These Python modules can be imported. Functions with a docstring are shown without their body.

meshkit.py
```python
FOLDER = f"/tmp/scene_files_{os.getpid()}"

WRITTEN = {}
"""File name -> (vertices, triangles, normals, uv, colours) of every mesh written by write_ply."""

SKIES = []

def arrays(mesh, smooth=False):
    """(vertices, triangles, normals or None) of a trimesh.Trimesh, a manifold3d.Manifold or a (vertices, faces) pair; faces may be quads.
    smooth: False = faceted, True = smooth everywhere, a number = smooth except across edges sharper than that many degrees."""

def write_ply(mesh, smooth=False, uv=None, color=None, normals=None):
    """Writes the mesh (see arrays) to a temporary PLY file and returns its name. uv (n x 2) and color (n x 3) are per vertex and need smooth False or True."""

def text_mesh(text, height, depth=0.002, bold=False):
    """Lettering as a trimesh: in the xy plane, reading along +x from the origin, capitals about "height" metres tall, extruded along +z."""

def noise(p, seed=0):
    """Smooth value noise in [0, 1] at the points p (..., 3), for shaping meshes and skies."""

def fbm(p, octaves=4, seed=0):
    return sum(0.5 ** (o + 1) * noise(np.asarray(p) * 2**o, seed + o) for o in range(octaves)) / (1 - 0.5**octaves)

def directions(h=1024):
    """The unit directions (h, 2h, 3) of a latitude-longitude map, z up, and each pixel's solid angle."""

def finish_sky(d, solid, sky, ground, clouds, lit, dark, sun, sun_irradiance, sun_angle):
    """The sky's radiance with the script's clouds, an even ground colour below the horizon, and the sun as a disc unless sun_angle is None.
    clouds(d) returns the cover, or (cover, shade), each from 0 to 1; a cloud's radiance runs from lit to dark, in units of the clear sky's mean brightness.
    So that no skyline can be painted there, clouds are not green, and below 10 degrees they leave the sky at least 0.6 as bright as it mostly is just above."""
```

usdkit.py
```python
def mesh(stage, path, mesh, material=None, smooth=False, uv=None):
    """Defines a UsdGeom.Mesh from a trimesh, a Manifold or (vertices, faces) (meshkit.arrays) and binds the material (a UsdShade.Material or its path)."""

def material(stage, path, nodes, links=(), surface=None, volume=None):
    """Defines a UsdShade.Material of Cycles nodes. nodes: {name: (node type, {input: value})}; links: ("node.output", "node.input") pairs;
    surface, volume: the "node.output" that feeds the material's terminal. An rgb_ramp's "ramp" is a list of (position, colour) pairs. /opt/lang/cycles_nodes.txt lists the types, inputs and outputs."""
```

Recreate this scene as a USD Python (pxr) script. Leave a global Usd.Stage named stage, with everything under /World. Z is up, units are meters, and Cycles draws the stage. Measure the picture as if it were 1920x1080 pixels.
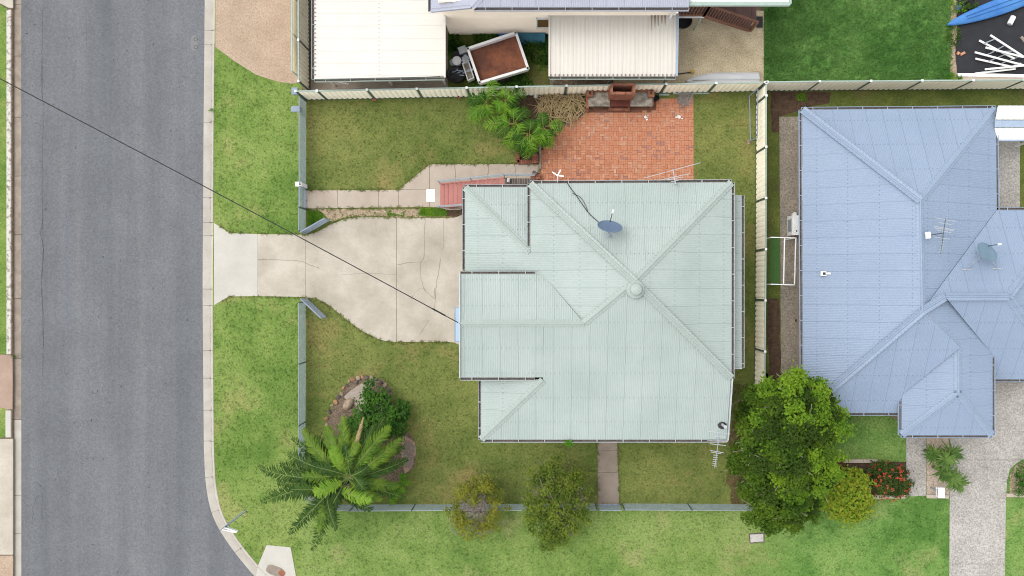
import math, numpy as np, trimesh, usdkit, meshkit
from pxr import Usd, UsdGeom, UsdLux, UsdShade, Gf, Sdf, Vt
from shapely.geometry import Polygon, Point, box as sbox
from shapely.ops import unary_union

stage = Usd.Stage.CreateInMemory()
UsdGeom.SetStageUpAxis(stage, UsdGeom.Tokens.z)
UsdGeom.SetStageMetersPerUnit(stage, 1.0)
world = UsdGeom.Xform.Define(stage, '/World')
stage.SetDefaultPrim(world.GetPrim())
UsdGeom.Scope.Define(stage, '/World/Looks')

# ------------------------------------------------------------------ camera, sky, sun
H, F, CX, CY = 41.3, 1580.0, 1005.0, 540.0          # metres up, focal length and nadir in photo pixels
cam = UsdGeom.Camera.Define(stage, '/World/camera')
cam.AddTranslateOp().Set(Gf.Vec3d(0, 0, H))
cam.CreateHorizontalApertureAttr(36.0)
cam.CreateVerticalApertureAttr(20.25)
cam.CreateFocalLengthAttr(36.0 * F / 1920.0)
cam.CreateHorizontalApertureOffsetAttr(-45.0 / 1920.0 * 36.0)
cam.CreateClippingRangeAttr(Gf.Vec2f(0.1, 2000))
EXPOSURE = 1.34
cam.CreateExposureAttr(EXPOSURE)
SUN_EL, SUN_AZ = math.radians(64), math.radians(292)   # azimuth = atan2(x, y)
sun = UsdLux.DistantLight.Define(stage, '/World/sun')
sun.CreateIntensityAttr(0.13); sun.CreateAngleAttr(40.0); sun.CreateNormalizeAttr(True)
sun.CreateColorAttr(Gf.Vec3f(1.0, 0.96, 0.9))
sun.AddRotateZOp().Set(-math.degrees(SUN_AZ))
sun.AddRotateXOp().Set(-(90 - math.degrees(SUN_EL)))
dome = UsdLux.DomeLight.Define(stage, '/World/sky')
skm = usdkit.material(stage, '/World/Looks/overcast_sky', {
    'sky': ('sky_texture', {'sky_type': 'single_scattering', 'sun_disc': False, 'sun_elevation': SUN_EL, 'sun_rotation': SUN_AZ, 'aerosol_density': 2.0}),
    'tc': ('texture_coordinate', {}), 'nz': ('noise_texture', {'scale': 2.2, 'detail': 5.0, 'roughness': 0.55}),
    'rp': ('map_range', {'value': 0.5, 'from_min': 0.3, 'from_max': 0.7, 'to_min': 0.85, 'to_max': 1.12}),
    'h': ('hsv', {'saturation': 0.10, 'value': 1.0}), 'm': ('mix', {'mix_type': 'multiply', 'fac': 1.0}),
    'bg': ('background_shader', {'strength': 0.15})},
    [('sky.color', 'h.color'), ('tc.generated', 'nz.vector'), ('nz.fac', 'rp.value'), ('h.color', 'm.color1'), ('rp.result', 'm.color2'),
     ('m.color', 'bg.color')], surface='bg.background')
UsdShade.MaterialBindingAPI.Apply(dome.GetPrim()).Bind(skm)
dome.GetPrim().SetCustomDataByKey('kind', 'structure')

# ------------------------------------------------------------------ helpers
S = F / H
def P(px, py, z=0.0):
    k = (H - z) / F
    return np.array([(px - CX) * k, (CY - py) * k, z])
def XY(px, py, z=0.0):
    return P(px, py, z)[:2]
def rng(seed): return np.random.default_rng(seed)

used = {}
def numbered(parent, name):
    k = used.get((parent, name), 0); used[(parent, name)] = k + 1
    return f'{parent}/{name}' if k == 0 else f'{parent}/{name}_{k:03d}'
def tag(o, label=None, cat=None, group=None, kind=None):
    o = o.GetPrim() if hasattr(o, 'GetPrim') else o
    for k, v in (('label', label), ('category', cat), ('group', group), ('kind', kind)):
        if v: o.SetCustomDataByKey(k, v)
    return o
def thing(name, label, cat, loc=(0, 0, 0), rz=0.0, group=None, ref=None):
    x = UsdGeom.Xform.Define(stage, numbered('/World', name))
    x.AddTranslateOp().Set(Gf.Vec3d(*map(float, loc)))
    if rz: x.AddRotateZOp().Set(float(rz))
    return tag(x, label, cat, group)
def path_of(parent):
    return '/World' if parent is None else str(parent.GetPath())
ORIGIN = {}
class MB:
    """collects shapes that become one mesh"""
    def __init__(s): s.v, s.f, s.n = [], [], 0
    def add(s, v, f):
        v = np.asarray(v, float); f = np.asarray(f, int)
        if f.shape[1] == 4: f = np.vstack([f[:, [0, 1, 2]], f[:, [0, 2, 3]]])
        s.v.append(v); s.f.append(f + s.n); s.n += len(v); return s
    def tm(s, m): return s.add(m.vertices, m.faces)
    def box(s, c, size, rz=0.0, ry=0.0, rx=0.0):
        b = np.array([[x, y, z] for x in (-.5, .5) for y in (-.5, .5) for z in (-.5, .5)]) * np.asarray(size, float)
        if rx: b = b @ np.array([[1, 0, 0], [0, math.cos(rx), math.sin(rx)], [0, -math.sin(rx), math.cos(rx)]])
        if ry: b = b @ np.array([[math.cos(ry), 0, -math.sin(ry)], [0, 1, 0], [math.sin(ry), 0, math.cos(ry)]])
        if rz: b = b @ np.array([[math.cos(rz), math.sin(rz), 0], [-math.sin(rz), math.cos(rz), 0], [0, 0, 1]])
        return s.add(b + np.asarray(c, float), [[0, 1, 3, 2], [4, 6, 7, 5], [0, 4, 5, 1], [2, 3, 7, 6], [0, 2, 6, 4], [1, 5, 7, 3]])
    def bar(s, a, b, w, h, up=(0, 0, 1)):
        """a box from a to b, w wide, h high"""
        a, b = np.asarray(a, float), np.asarray(b, float); d = b - a; L = np.linalg.norm(d); d = d / L
        side = np.cross(d, up)
        if np.linalg.norm(side) < 1e-6: side = np.cross(d, (1, 0, 0))
        side /= np.linalg.norm(side); u = np.cross(side, d)
        q = [e + i * side * w / 2 + j * u * h / 2 for e in (a, b) for i in (-1, 1) for j in (-1, 1)]
        return s.add(q, [[0, 2, 3, 1], [4, 5, 7, 6], [0, 1, 5, 4], [2, 6, 7, 3], [0, 4, 6, 2], [1, 3, 7, 5]])
    def tube(s, pts, r, n=8):
        p = np.asarray(pts, float); m = len(p); r = np.broadcast_to(r, (m,))
        t = np.gradient(p, axis=0); t /= np.linalg.norm(t, axis=1, keepdims=True) + 1e-12
        a = np.cross(t, np.where(np.abs(t[:, 2:]) < .9, [0, 0, 1.], [1., 0, 0])); a /= np.linalg.norm(a, axis=1, keepdims=True) + 1e-12
        b = np.cross(t, a); g = np.arange(n) * 2 * np.pi / n
        v = p[:, None] + r[:, None, None] * (np.cos(g)[None, :, None] * a[:, None] + np.sin(g)[None, :, None] * b[:, None])
        i, j = np.meshgrid(np.arange(m - 1), np.arange(n), indexing='ij')
        q = np.stack([i * n + j, (i + 1) * n + j, (i + 1) * n + (j + 1) % n, i * n + (j + 1) % n], -1).reshape(-1, 4)
        base = v.reshape(-1, 3); k = len(base)
        s.add(np.vstack([base, p[:1], p[-1:]]), np.vstack([q[:, [0, 2, 1]], q[:, [0, 3, 2]], [[k, j, (j + 1) % n] for j in range(n)], [[k + 1, (m - 1) * n + (j + 1) % n, (m - 1) * n + j] for j in range(n)]]))
        return s
    def prism(s, poly, z0, z1):
        poly = poly if isinstance(poly, Polygon) else Polygon(poly)
        for g in getattr(poly, 'geoms', [poly]):
            if g.is_empty or g.area < 1e-6: continue
            m = trimesh.creation.extrude_polygon(g, z1 - z0, engine='earcut'); m.apply_translation([0, 0, z0]); s.tm(m)
        return s
    def sphere(s, c, r, sub=2, sc=(1, 1, 1)):
        m = trimesh.creation.icosphere(subdivisions=sub); return s.add(m.vertices * np.asarray(sc) * r + np.asarray(c), m.faces)
    def lathe(s, prof, c, n=20):
        prof = np.asarray(prof, float); g = np.arange(n) * 2 * np.pi / n
        v = np.stack([prof[:, 0, None] * np.cos(g), prof[:, 0, None] * np.sin(g), np.repeat(prof[:, 1, None], n, 1)], -1) + np.asarray(c)
        i, j = np.meshgrid(np.arange(len(prof) - 1), np.arange(n), indexing='ij')
        q = np.stack([i * n + j, i * n + (j + 1) % n, (i + 1) * n + (j + 1) % n, (i + 1) * n + j], -1).reshape(-1, 4)
        return s.add(v.reshape(-1, 3), q)
    def xf(s, R=None, t=(0, 0, 0)):
        v = np.vstack(s.v)
        if R is not None: v = v @ np.asarray(R).T
        s.v = [v + np.asarray(t)]; return s
    def build(s, name, mat, parent=None, smooth=False, label=None, cat=None, group=None, kind=None):
        v, f = np.vstack(s.v), np.vstack(s.f)
        m = usdkit.mesh(stage, numbered(path_of(parent), name), (v, f), mat, smooth=smooth)
        m.CreateDoubleSidedAttr(True)
        return tag(m, label, cat, group, kind)
def Rz(a): return np.array([[math.cos(a), -math.sin(a), 0], [math.sin(a), math.cos(a), 0], [0, 0, 1.]])
def pxpoly(pts, z=0.0): return Polygon([XY(x, y, z) for x, y in pts]).buffer(0)
def wobble(poly, amp=0.12, step=0.15, seed=0, freq=1.5):
    """an uneven natural edge"""
    g = poly.exterior; n = max(8, int(g.length / step)); q = []
    r = rng(seed)
    for i in range(n):
        p = g.interpolate(i / n, normalized=True)
        k = meshkit.fbm(np.array([[p.x * freq, p.y * freq, seed * 3.7], [p.x * freq + 50, p.y * freq, seed * 3.7]]), 3)
        q.append((p.x + (k[0] - .5) * 2 * amp, p.y + (k[1] - .5) * 2 * amp))
    return Polygon(q).buffer(0)
def sheet(name, poly, z, mat, thick=None, parent=None, **kw):
    poly = poly if not isinstance(poly, list) else pxpoly(poly, z)
    b = MB()
    if thick: b.prism(poly, z - thick, z)
    else:
        for g in getattr(poly, 'geoms', [poly]):
            v, f = trimesh.creation.triangulate_polygon(g, engine='earcut')
            b.add(np.c_[v, np.full(len(v), z)], f)
    return b.build(name, mat, parent, **kw)
def struct(o): return tag(o, kind='structure')

# ------------------------------------------------------------------ materials
GAIN = 2.2
def C(r, g, b, k=1.0):
    """the colour a lit level surface of it shows in the photograph -> albedo"""
    l = [((x / 255) / 12.92 if x < 10.3 else ((x / 255 + .055) / 1.055) ** 2.4) / GAIN * k for x in (r, g, b)]
    return tuple(min(.85, x) for x in l)
def mixc(a, b, t): return tuple(x * (1 - t) + y * t for x, y in zip(a, b))
mats = {}
def mat(name, c, c2=None, scale=3.0, fine=60.0, fine_amt=0.25, rough=0.7, spec=0.3, metal=0.0, bump=0.0, bump_scale=80.0, detail=5.0, island=0.0, lo=.3, hi=.7, coords='position', stretch=None, trans=0.0, obj=0.0):
    """two tones mixed by a noise, a fine grain, optionally a variation per island or per object"""
    if name in mats: return mats[name]
    c2 = c2 or tuple(x * .8 for x in c)
    nodes = {'geo': ('geometry', {}),
             'n': ('noise_texture', {'scale': scale, 'detail': detail, 'roughness': .6}),
             'r': ('rgb_ramp', {'ramp': [(lo, c2), (hi, c)]}),
             'fn': ('noise_texture', {'scale': fine, 'detail': 2.0, 'roughness': .6}),
             'fr': ('map_range', {'from_min': .3, 'from_max': .7, 'to_min': 1 - fine_amt, 'to_max': 1 + fine_amt}),
             'm': ('mix', {'mix_type': 'multiply', 'fac': 1.0}),
             'p': ('principled_bsdf', {'roughness': rough, 'specular_ior_level': spec, 'metallic': metal})}
    links = [('n.fac', 'r.fac'), ('fn.fac', 'fr.value'), ('r.color', 'm.color1'), ('fr.result', 'm.color2')]
    src = 'geo.position'
    if stretch:
        nodes['map'] = ('mapping', {'mapping_type': 'point', 'scale': stretch}); links.append(('geo.position', 'map.vector')); src = 'map.vector'
    links += [(src, 'n.vector'), (src, 'fn.vector')]
    last = 'm.color'
    for key, amt, out in (('is', island, 'geo.random_per_island'), ('ob', obj, 'oi.random')):
        if amt:
            if key == 'ob': nodes['oi'] = ('object_info', {})
            nodes[key + 'r'] = ('map_range', {'from_min': 0., 'from_max': 1., 'to_min': 1 - amt, 'to_max': 1 + amt})
            nodes[key + 'm'] = ('mix', {'mix_type': 'multiply', 'fac': 1.0})
            links += [(out, key + 'r.value'), (last, key + 'm.color1'), (key + 'r.result', key + 'm.color2')]
            last = key + 'm.color'
    links.append((last, 'p.base_color'))
    if bump:
        nodes['bn'] = ('noise_texture', {'scale': bump_scale, 'detail': 3.0}); nodes['b'] = ('bump', {'distance': bump, 'strength': 1.0})
        links += [('geo.position', 'bn.vector'), ('bn.fac', 'b.height'), ('b.normal', 'p.normal')]
    surf = 'p.BSDF'
    if trans:
        nodes['t'] = ('translucent_bsdf', {}); nodes['mc'] = ('mix_closure', {'fac': trans})
        links += [(last, 't.color'), ('p.BSDF', 'mc.closure1'), ('t.BSDF', 'mc.closure2')]; surf = 'mc.closure'
    mats[name] = usdkit.material(stage, '/World/Looks/' + name, nodes, links, surface=surf)
    return mats[name]
def grass(name, dark, mid, light, dry, big=.22, dryness=.5, fine_amt=.36, other=None, x0=0, x1=1):
    """mown lawn: broad patches, clumps and blades, with drier ground in places"""
    nodes = {'geo': ('geometry', {}),
             'n1': ('noise_texture', {'scale': big, 'detail': 5.0, 'roughness': .62}), 'n2': ('noise_texture', {'scale': 1.3, 'detail': 6.0, 'roughness': .7}),
             'n3': ('noise_texture', {'scale': 11.0, 'detail': 4.0, 'roughness': .8}), 'n4': ('noise_texture', {'scale': .42, 'detail': 5.0, 'roughness': .62, 'w': 3.0, 'dimensions': '4D'}),
             'a': ('math', {'math_type': 'multiply_add', 'value2': .66, 'value3': 0.0}), 'b': ('math', {'math_type': 'multiply_add', 'value2': .34}),
             'r': ('rgb_ramp', {'ramp': [(.40, dark), (.5, mid), (.60, light)]}),
             'dr': ('map_range', {'from_min': .66 - .26 * dryness, 'from_max': .80 - .22 * dryness, 'to_min': 0., 'to_max': .8, 'clamp': True}),
             'dm': ('mix', {'mix_type': 'mix', 'color2': dry}),
             'fr': ('map_range', {'from_min': .32, 'from_max': .68, 'to_min': 1 - fine_amt, 'to_max': 1 + fine_amt, 'clamp': True}),
             'm': ('mix', {'mix_type': 'multiply', 'fac': 1.0}),
             'bp': ('bump', {'distance': .03, 'strength': 1.0}),
             'p': ('principled_bsdf', {'roughness': .85, 'specular_ior_level': .12})}
    links = [('geo.position', k + '.vector') for k in ('n1', 'n2', 'n3', 'n4')] + [
        ('n1.fac', 'a.value1'), ('n2.fac', 'b.value1'), ('a.value', 'b.value3'), ('b.value', 'r.fac'), ('n4.fac', 'dr.value'), ('dr.result', 'dm.fac'), ('r.color', 'dm.color1'),
        ('n3.fac', 'fr.value'), ('dm.color', 'm.color1'), ('fr.result', 'm.color2'), ('m.color', 'p.base_color'), ('n3.fac', 'bp.height'), ('bp.normal', 'p.normal')]
    if other:      # the sward changes kind along the street, with a ragged edge
        nodes.update({'r2': ('rgb_ramp', {'ramp': [(.40, other[0]), (.5, other[1]), (.60, other[2])]}), 'sx': ('separate_xyz', {}), 'add': ('math', {'math_type': 'multiply_add', 'value2': 5.0}),
                      'xr': ('map_range', {'from_min': x0 + 2.5, 'from_max': x1 + 2.5, 'to_min': 0., 'to_max': 1., 'clamp': True}), 'xm': ('mix', {'mix_type': 'mix'})})
        links = [l for l in links if l != ('r.color', 'dm.color1')] + [('b.value', 'r2.fac'), ('geo.position', 'sx.vector'), ('n2.fac', 'add.value1'), ('sx.x', 'add.value3'), ('add.value', 'xr.value'), ('xr.result', 'xm.fac'), ('r.color', 'xm.color1'), ('r2.color', 'xm.color2'), ('xm.color', 'dm.color1')]
    return usdkit.material(stage, '/World/Looks/' + name, nodes, links, surface='p.BSDF')

G_verge = grass('verge_grass', C(104, 138, 58), C(130, 158, 76), C(151, 172, 92), C(174, 172, 108), dryness=.44)
G_south = grass('south_verge_grass', C(112, 144, 68), C(134, 162, 82), C(152, 174, 98), C(176, 176, 116), dryness=.46, other=(C(92, 136, 58), C(122, 162, 80), C(144, 176, 94)), x0=XY(1385, 0)[0], x1=XY(1500, 0)[0])
G_yard = grass('yard_grass', C(106, 124, 58), C(128, 140, 73), C(148, 153, 85), C(168, 151, 97), dryness=.48)
G_lush = grass('lush_grass', C(78, 124, 54), C(100, 146, 70), C(122, 164, 86), C(122, 154, 80), dryness=.2, fine_amt=.62)
G_east = G_south
G_dim = grass('strip_grass', C(88, 104, 46), C(112, 124, 60), C(132, 142, 70), C(134, 116, 84), dryness=.62)

m_soil = mat('soil', C(150, 130, 110), C(112, 96, 80), scale=4, fine=14, fine_amt=.5, rough=.95)
m_mulch = mat('dry_mulch', C(206, 186, 158), C(166, 144, 116), scale=5, fine=14, fine_amt=.4, rough=.95)
m_brownmulch = mat('brown_mulch', C(112, 88, 68), C(72, 56, 42), scale=5, fine=30, fine_amt=.6, rough=.95)
m_gravel = mat('yard_gravel', C(240, 222, 186), C(198, 180, 148), scale=.9, fine=16, fine_amt=.32, rough=.95, lo=.3, hi=.66, detail=8)
m_sand = mat('bed_sand', C(206, 192, 178), C(176, 162, 148), scale=4, fine=40, fine_amt=.2, rough=.95)
m_pebble = mat('white_pebbles', C(226, 208, 190), C(190, 168, 146), scale=8, fine=22, fine_amt=.35, rough=.9)
m_grime = mat('joint_dirt', C(116, 104, 88), C(92, 82, 68), rough=.95)
m_crack = mat('crack_dark', C(132, 122, 110), rough=.95)
m_conc = mat('driveway_concrete', C(223, 213, 197), C(192, 182, 164), scale=.5, fine=9, fine_amt=.05, rough=.9, detail=10, lo=.34, hi=.62)
m_conc2 = mat('crossover_concrete', C(226, 222, 212), C(210, 205, 194), scale=.8, fine=30, fine_amt=.05, rough=.9, detail=7)
m_path = mat('path_concrete', C(218, 204, 188), C(194, 178, 160), scale=.9, fine=30, fine_amt=.07, rough=.9, detail=8)
m_path2 = mat('front_path_concrete', C(178, 162, 148), C(146, 133, 121), scale=.9, fine=30, fine_amt=.1, rough=.9, detail=8)
m_kerb = mat('kerb_concrete', C(218, 211, 200), C(198, 190, 177), scale=1.5, fine=50, fine_amt=.08, rough=.9, detail=8)
m_kerbold = mat('old_kerb_concrete', C(186, 172, 156), C(150, 138, 124), scale=2.5, fine=50, fine_amt=.18, rough=.9, detail=8)
m_kerbpaint = mat('worn_white_kerb', C(228, 223, 214), C(168, 156, 142), scale=5, fine=40, fine_amt=.15, rough=.85, detail=8, lo=.4, hi=.5)
m_agg = mat('exposed_aggregate_tan', C(206, 182, 158), C(188, 163, 138), scale=1.0, fine=13, fine_amt=.2, rough=.9)
m_agg_pink = mat('exposed_aggregate_pink', C(198, 172, 154), C(178, 150, 132), scale=1.0, fine=45, fine_amt=.16, rough=.9)
m_agg_grey = mat('exposed_aggregate_grey', C(206, 201, 193), C(184, 179, 171), scale=.7, fine=13, fine_amt=.34, rough=.9, detail=6)
m_agg_path = mat('exposed_aggregate_path', C(180, 168, 150), C(150, 142, 130), scale=.8, fine=13, fine_amt=.4, rough=.9, detail=6)
m_slab = mat('carport_floor', C(196, 182, 166), C(160, 146, 130), scale=1.2, rough=.9)
m_brick = mat('orange_brick', C(196, 132, 104), C(160, 100, 78), scale=6, fine=40, fine_amt=.15, rough=.9, island=.15, obj=.18)
m_brick_a = mat('paver_salmon', C(240, 174, 138), C(228, 156, 122), scale=4, fine=40, fine_amt=.15, rough=.9, island=.08, obj=.08)
m_brick_b = mat('paver_red', C(232, 158, 122), C(220, 144, 108), scale=4, fine=40, fine_amt=.15, rough=.9, island=.08, obj=.08)
m_brick_c = mat('paver_pale', C(244, 188, 156), C(236, 176, 144), scale=4, fine=40, fine_amt=.15, rough=.9, island=.1, obj=.1)
m_brick_d = mat('paver_plum', C(212, 152, 132), C(196, 136, 118), scale=4, fine=40, fine_amt=.15, rough=.9, island=.12, obj=.1)
m_joint = mat('paver_joint', C(168, 116, 92), C(140, 98, 78), rough=.95)
m_roof = mat('pale_green_roof_steel', C(196, 209, 204), C(180, 194, 188), scale=.4, fine=8, fine_amt=.02, detail=9, rough=.5, spec=.35, obj=.012)
m_roof_lap = mat('roof_lap_shade', C(150, 164, 158), rough=.8)
m_roof_cap = mat('pale_green_ridge_steel', C(188, 200, 194), C(180, 193, 186), scale=1.5, fine=8, fine_amt=.03, rough=.5, spec=.35)
m_screw = mat('roof_screw', C(168, 180, 175), rough=.6)
m_gut = mat('gutter_steel', C(216, 222, 224), C(200, 206, 208), rough=.5)
m_gutdirt = mat('gutter_debris', C(124, 114, 108), C(92, 84, 78), scale=6, fine=30, fine_amt=.5, rough=.95)
m_broof = mat('blue_roof_steel', C(164, 182, 208), C(157, 176, 203), scale=.6, fine=8, fine_amt=.02, rough=.5, spec=.35, obj=.012)
m_broof_lap = mat('blue_roof_lap_shade', C(126, 146, 178), rough=.8)
m_broof_cap = mat('blue_ridge_steel', C(166, 184, 208), C(158, 176, 202), rough=.5)
m_bgut = mat('blue_gutter', C(188, 206, 228), C(176, 194, 218), rough=.5)
m_nroof = mat('lilac_grey_roof_steel', C(196, 199, 214), C(184, 188, 204), scale=.8, fine=8, fine_amt=.03, rough=.5, obj=.015)
m_nroof_lap = mat('lilac_lap_shade_screw', C(140, 144, 160), rough=.8)
m_cream = mat('cream_roof_sheet', C(252, 246, 236), C(247, 239, 226), scale=.8, fine=6, fine_amt=.015, rough=.55, obj=.01)
m_cream_lap = mat('cream_roof_lap_shade', C(214, 198, 178), rough=.8)
m_fence = mat('cream_fence_sheet', (.76, .71, .58), (.70, .65, .52), scale=1.5, fine=8, fine_amt=.03, rough=.6)
m_fpost = mat('fence_post_green', C(86, 108, 96), C(74, 94, 84), rough=.5)
m_frail = mat('fence_rail_pale_green', C(190, 210, 198), C(176, 196, 186), rough=.5)
m_wall = mat('cream_wall', (.74, .66, .56), (.68, .60, .50), scale=.8, fine=12, fine_amt=.03, rough=.8)
m_bwall = mat('beige_brick_wall', C(206, 186, 168), C(186, 164, 146), scale=2, rough=.85)
m_white = mat('white_paint', (.56, .56, .555), (.52, .52, .515), rough=.45)
m_steel = mat('galvanised_steel', C(190, 200, 208), C(168, 180, 190), scale=5, rough=.45, metal=.3)
m_bluegrey = mat('blue_grey_steel', C(158, 172, 192), C(146, 160, 180), rough=.5)
m_glass = usdkit.material(stage, '/World/Looks/window_glass', {'p': ('principled_bsdf', {'base_color': (.03, .04, .045), 'roughness': .06, 'specular_ior_level': .6})}, surface='p.BSDF')
m_dark = mat('black_plastic', C(52, 52, 56), C(40, 40, 44), rough=.6)
m_rust = mat('rusty_tray', C(172, 108, 78), C(118, 76, 62), scale=.9, fine=14, fine_amt=.16, rough=.9, detail=8, lo=.4, hi=.62)
m_plate = mat('rusty_hotplate', C(124, 58, 42), C(104, 46, 36), scale=4, rough=.75)
m_benchtop = mat('weathered_benchtop', C(196, 186, 170), C(138, 130, 118), scale=4, fine=25, fine_amt=.2, rough=.9, detail=8, lo=.38, hi=.58)
m_timber = mat('brown_stained_timber', C(156, 108, 88), C(130, 86, 70), scale=3, fine=40, fine_amt=.1, rough=.7)
m_deck = mat('weathered_deck', C(136, 104, 96), C(112, 84, 78), scale=2, fine=40, fine_amt=.1, rough=.75, obj=.15)
m_greyboard = mat('grey_deck_board', C(128, 116, 108), C(100, 90, 84), scale=2, fine=30, fine_amt=.15, rough=.85, obj=.18)
m_red = mat('red_painted_tread', C(212, 140, 130), C(202, 128, 118), scale=2.5, fine=20, fine_amt=.05, rough=.6, obj=.03)
m_dish = mat('slate_blue_dish', C(112, 132, 160), C(104, 124, 152), rough=.4)
m_alu = mat('aluminium', C(222, 224, 226), C(206, 208, 212), rough=.35, metal=.2)
m_blue = mat('blue_plastic_hull', C(92, 158, 228), C(60, 126, 208), scale=.9, fine=14, fine_amt=.1, rough=.4, detail=6)
m_bluetarp = mat('blue_plastic_sheet', C(76, 152, 178), C(44, 112, 140), scale=2, rough=.45)
m_weedmat = mat('black_weed_mat', C(54, 55, 60), C(42, 43, 48), scale=2, fine=40, fine_amt=.15, rough=.85)
m_turf = mat('artificial_turf', C(88, 132, 66), C(78, 120, 58), scale=6, fine=50, fine_amt=.2, rough=.9)
m_cable = mat('black_cable', C(36, 36, 38), rough=.6)
m_bark = mat('grey_bark', C(150, 132, 112), C(108, 92, 76), scale=6, fine=30, fine_amt=.25, rough=.9)
m_twig = mat('dead_grey_twigs', C(206, 192, 178), C(172, 158, 146), scale=4, fine=20, fine_amt=.2, rough=.95, island=.25)
m_tan = mat('dry_frond_tan', C(244, 216, 160, 1.7), C(220, 188, 132, 1.3), scale=3, fine=20, fine_amt=.15, rough=.9, island=.6)
m_stone = mat('garden_stone', C(196, 176, 152), C(150, 128, 106), scale=5, fine=20, fine_amt=.2, rough=.9, obj=.2)
m_orangestone = mat('orange_garden_stone', C(196, 152, 118), C(160, 120, 92), scale=5, fine=20, fine_amt=.2, rough=.9, obj=.2)
m_darkstone = mat('dark_edge_stone', C(122, 110, 104), C(92, 82, 78), scale=6, fine=20, fine_amt=.25, rough=.9, obj=.2)
m_edge = mat('concrete_edging', C(222, 208, 192), C(204, 188, 170), scale=3, rough=.9)
m_pit = mat('grey_pit_lid', C(176, 160, 146), C(150, 136, 124), scale=6, fine=60, fine_amt=.2, rough=.9)
def leafmat(name, c, c2, isl=.4, scale=1.6, k=1.9): return mat(name, tuple(min(.5, x * k) for x in c), tuple(min(.4, x * k) for x in c2), scale=scale, fine=9, fine_amt=.15, rough=.6, spec=.12, island=isl, trans=.3, lo=.36, hi=.64)
L_tree = leafmat('tree_leaves', C(114, 148, 42), C(74, 110, 32), scale=.9, isl=.55, k=1.95)
L_tree2 = leafmat('new_tree_leaves', C(148, 186, 50), C(108, 152, 40), scale=.9, isl=.5, k=1.9)
L_tree3 = leafmat('old_tree_leaves', C(94, 124, 42), C(66, 96, 32), scale=.9, isl=.55, k=1.7)
L_bright = leafmat('lime_leaves', C(176, 214, 56), C(112, 168, 42), isl=.55, scale=5, k=2.5)
L_dark = leafmat('dark_shrub_leaves', C(92, 138, 50), C(56, 100, 38), k=2.0)
L_olive = leafmat('olive_leaves', C(142, 160, 58), C(96, 122, 46), isl=.5, k=2.1)
L_yell = leafmat('yellow_leaves', C(182, 184, 66), C(138, 150, 60), isl=.5, k=1.7)
L_ixora = leafmat('ixora_leaves', C(112, 134, 62), C(70, 92, 42), isl=.5, k=1.7)
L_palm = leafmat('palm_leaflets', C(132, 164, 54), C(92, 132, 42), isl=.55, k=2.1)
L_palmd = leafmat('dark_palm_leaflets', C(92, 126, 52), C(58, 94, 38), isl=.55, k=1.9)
L_palmy = leafmat('young_palm_leaflets', C(150, 186, 62), C(114, 160, 46), isl=.4, k=1.8)
L_cane = leafmat('cane_palm_leaflets', C(134, 178, 50), C(88, 146, 40), isl=.55, k=2.3)
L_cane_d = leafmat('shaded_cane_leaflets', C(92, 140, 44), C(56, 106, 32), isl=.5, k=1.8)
L_yucca = leafmat('yucca_blades', C(136, 168, 84), C(86, 128, 56), isl=.45, k=1.7)
L_weed = leafmat('weed_leaves', C(96, 136, 48), C(44, 78, 28))
m_flower = mat('red_flowers', C(246, 110, 72), C(222, 70, 50), island=.25, rough=.6)
m_rachis = mat('yellow_green_stalk', C(176, 182, 84), C(140, 156, 66), rough=.6)

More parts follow.
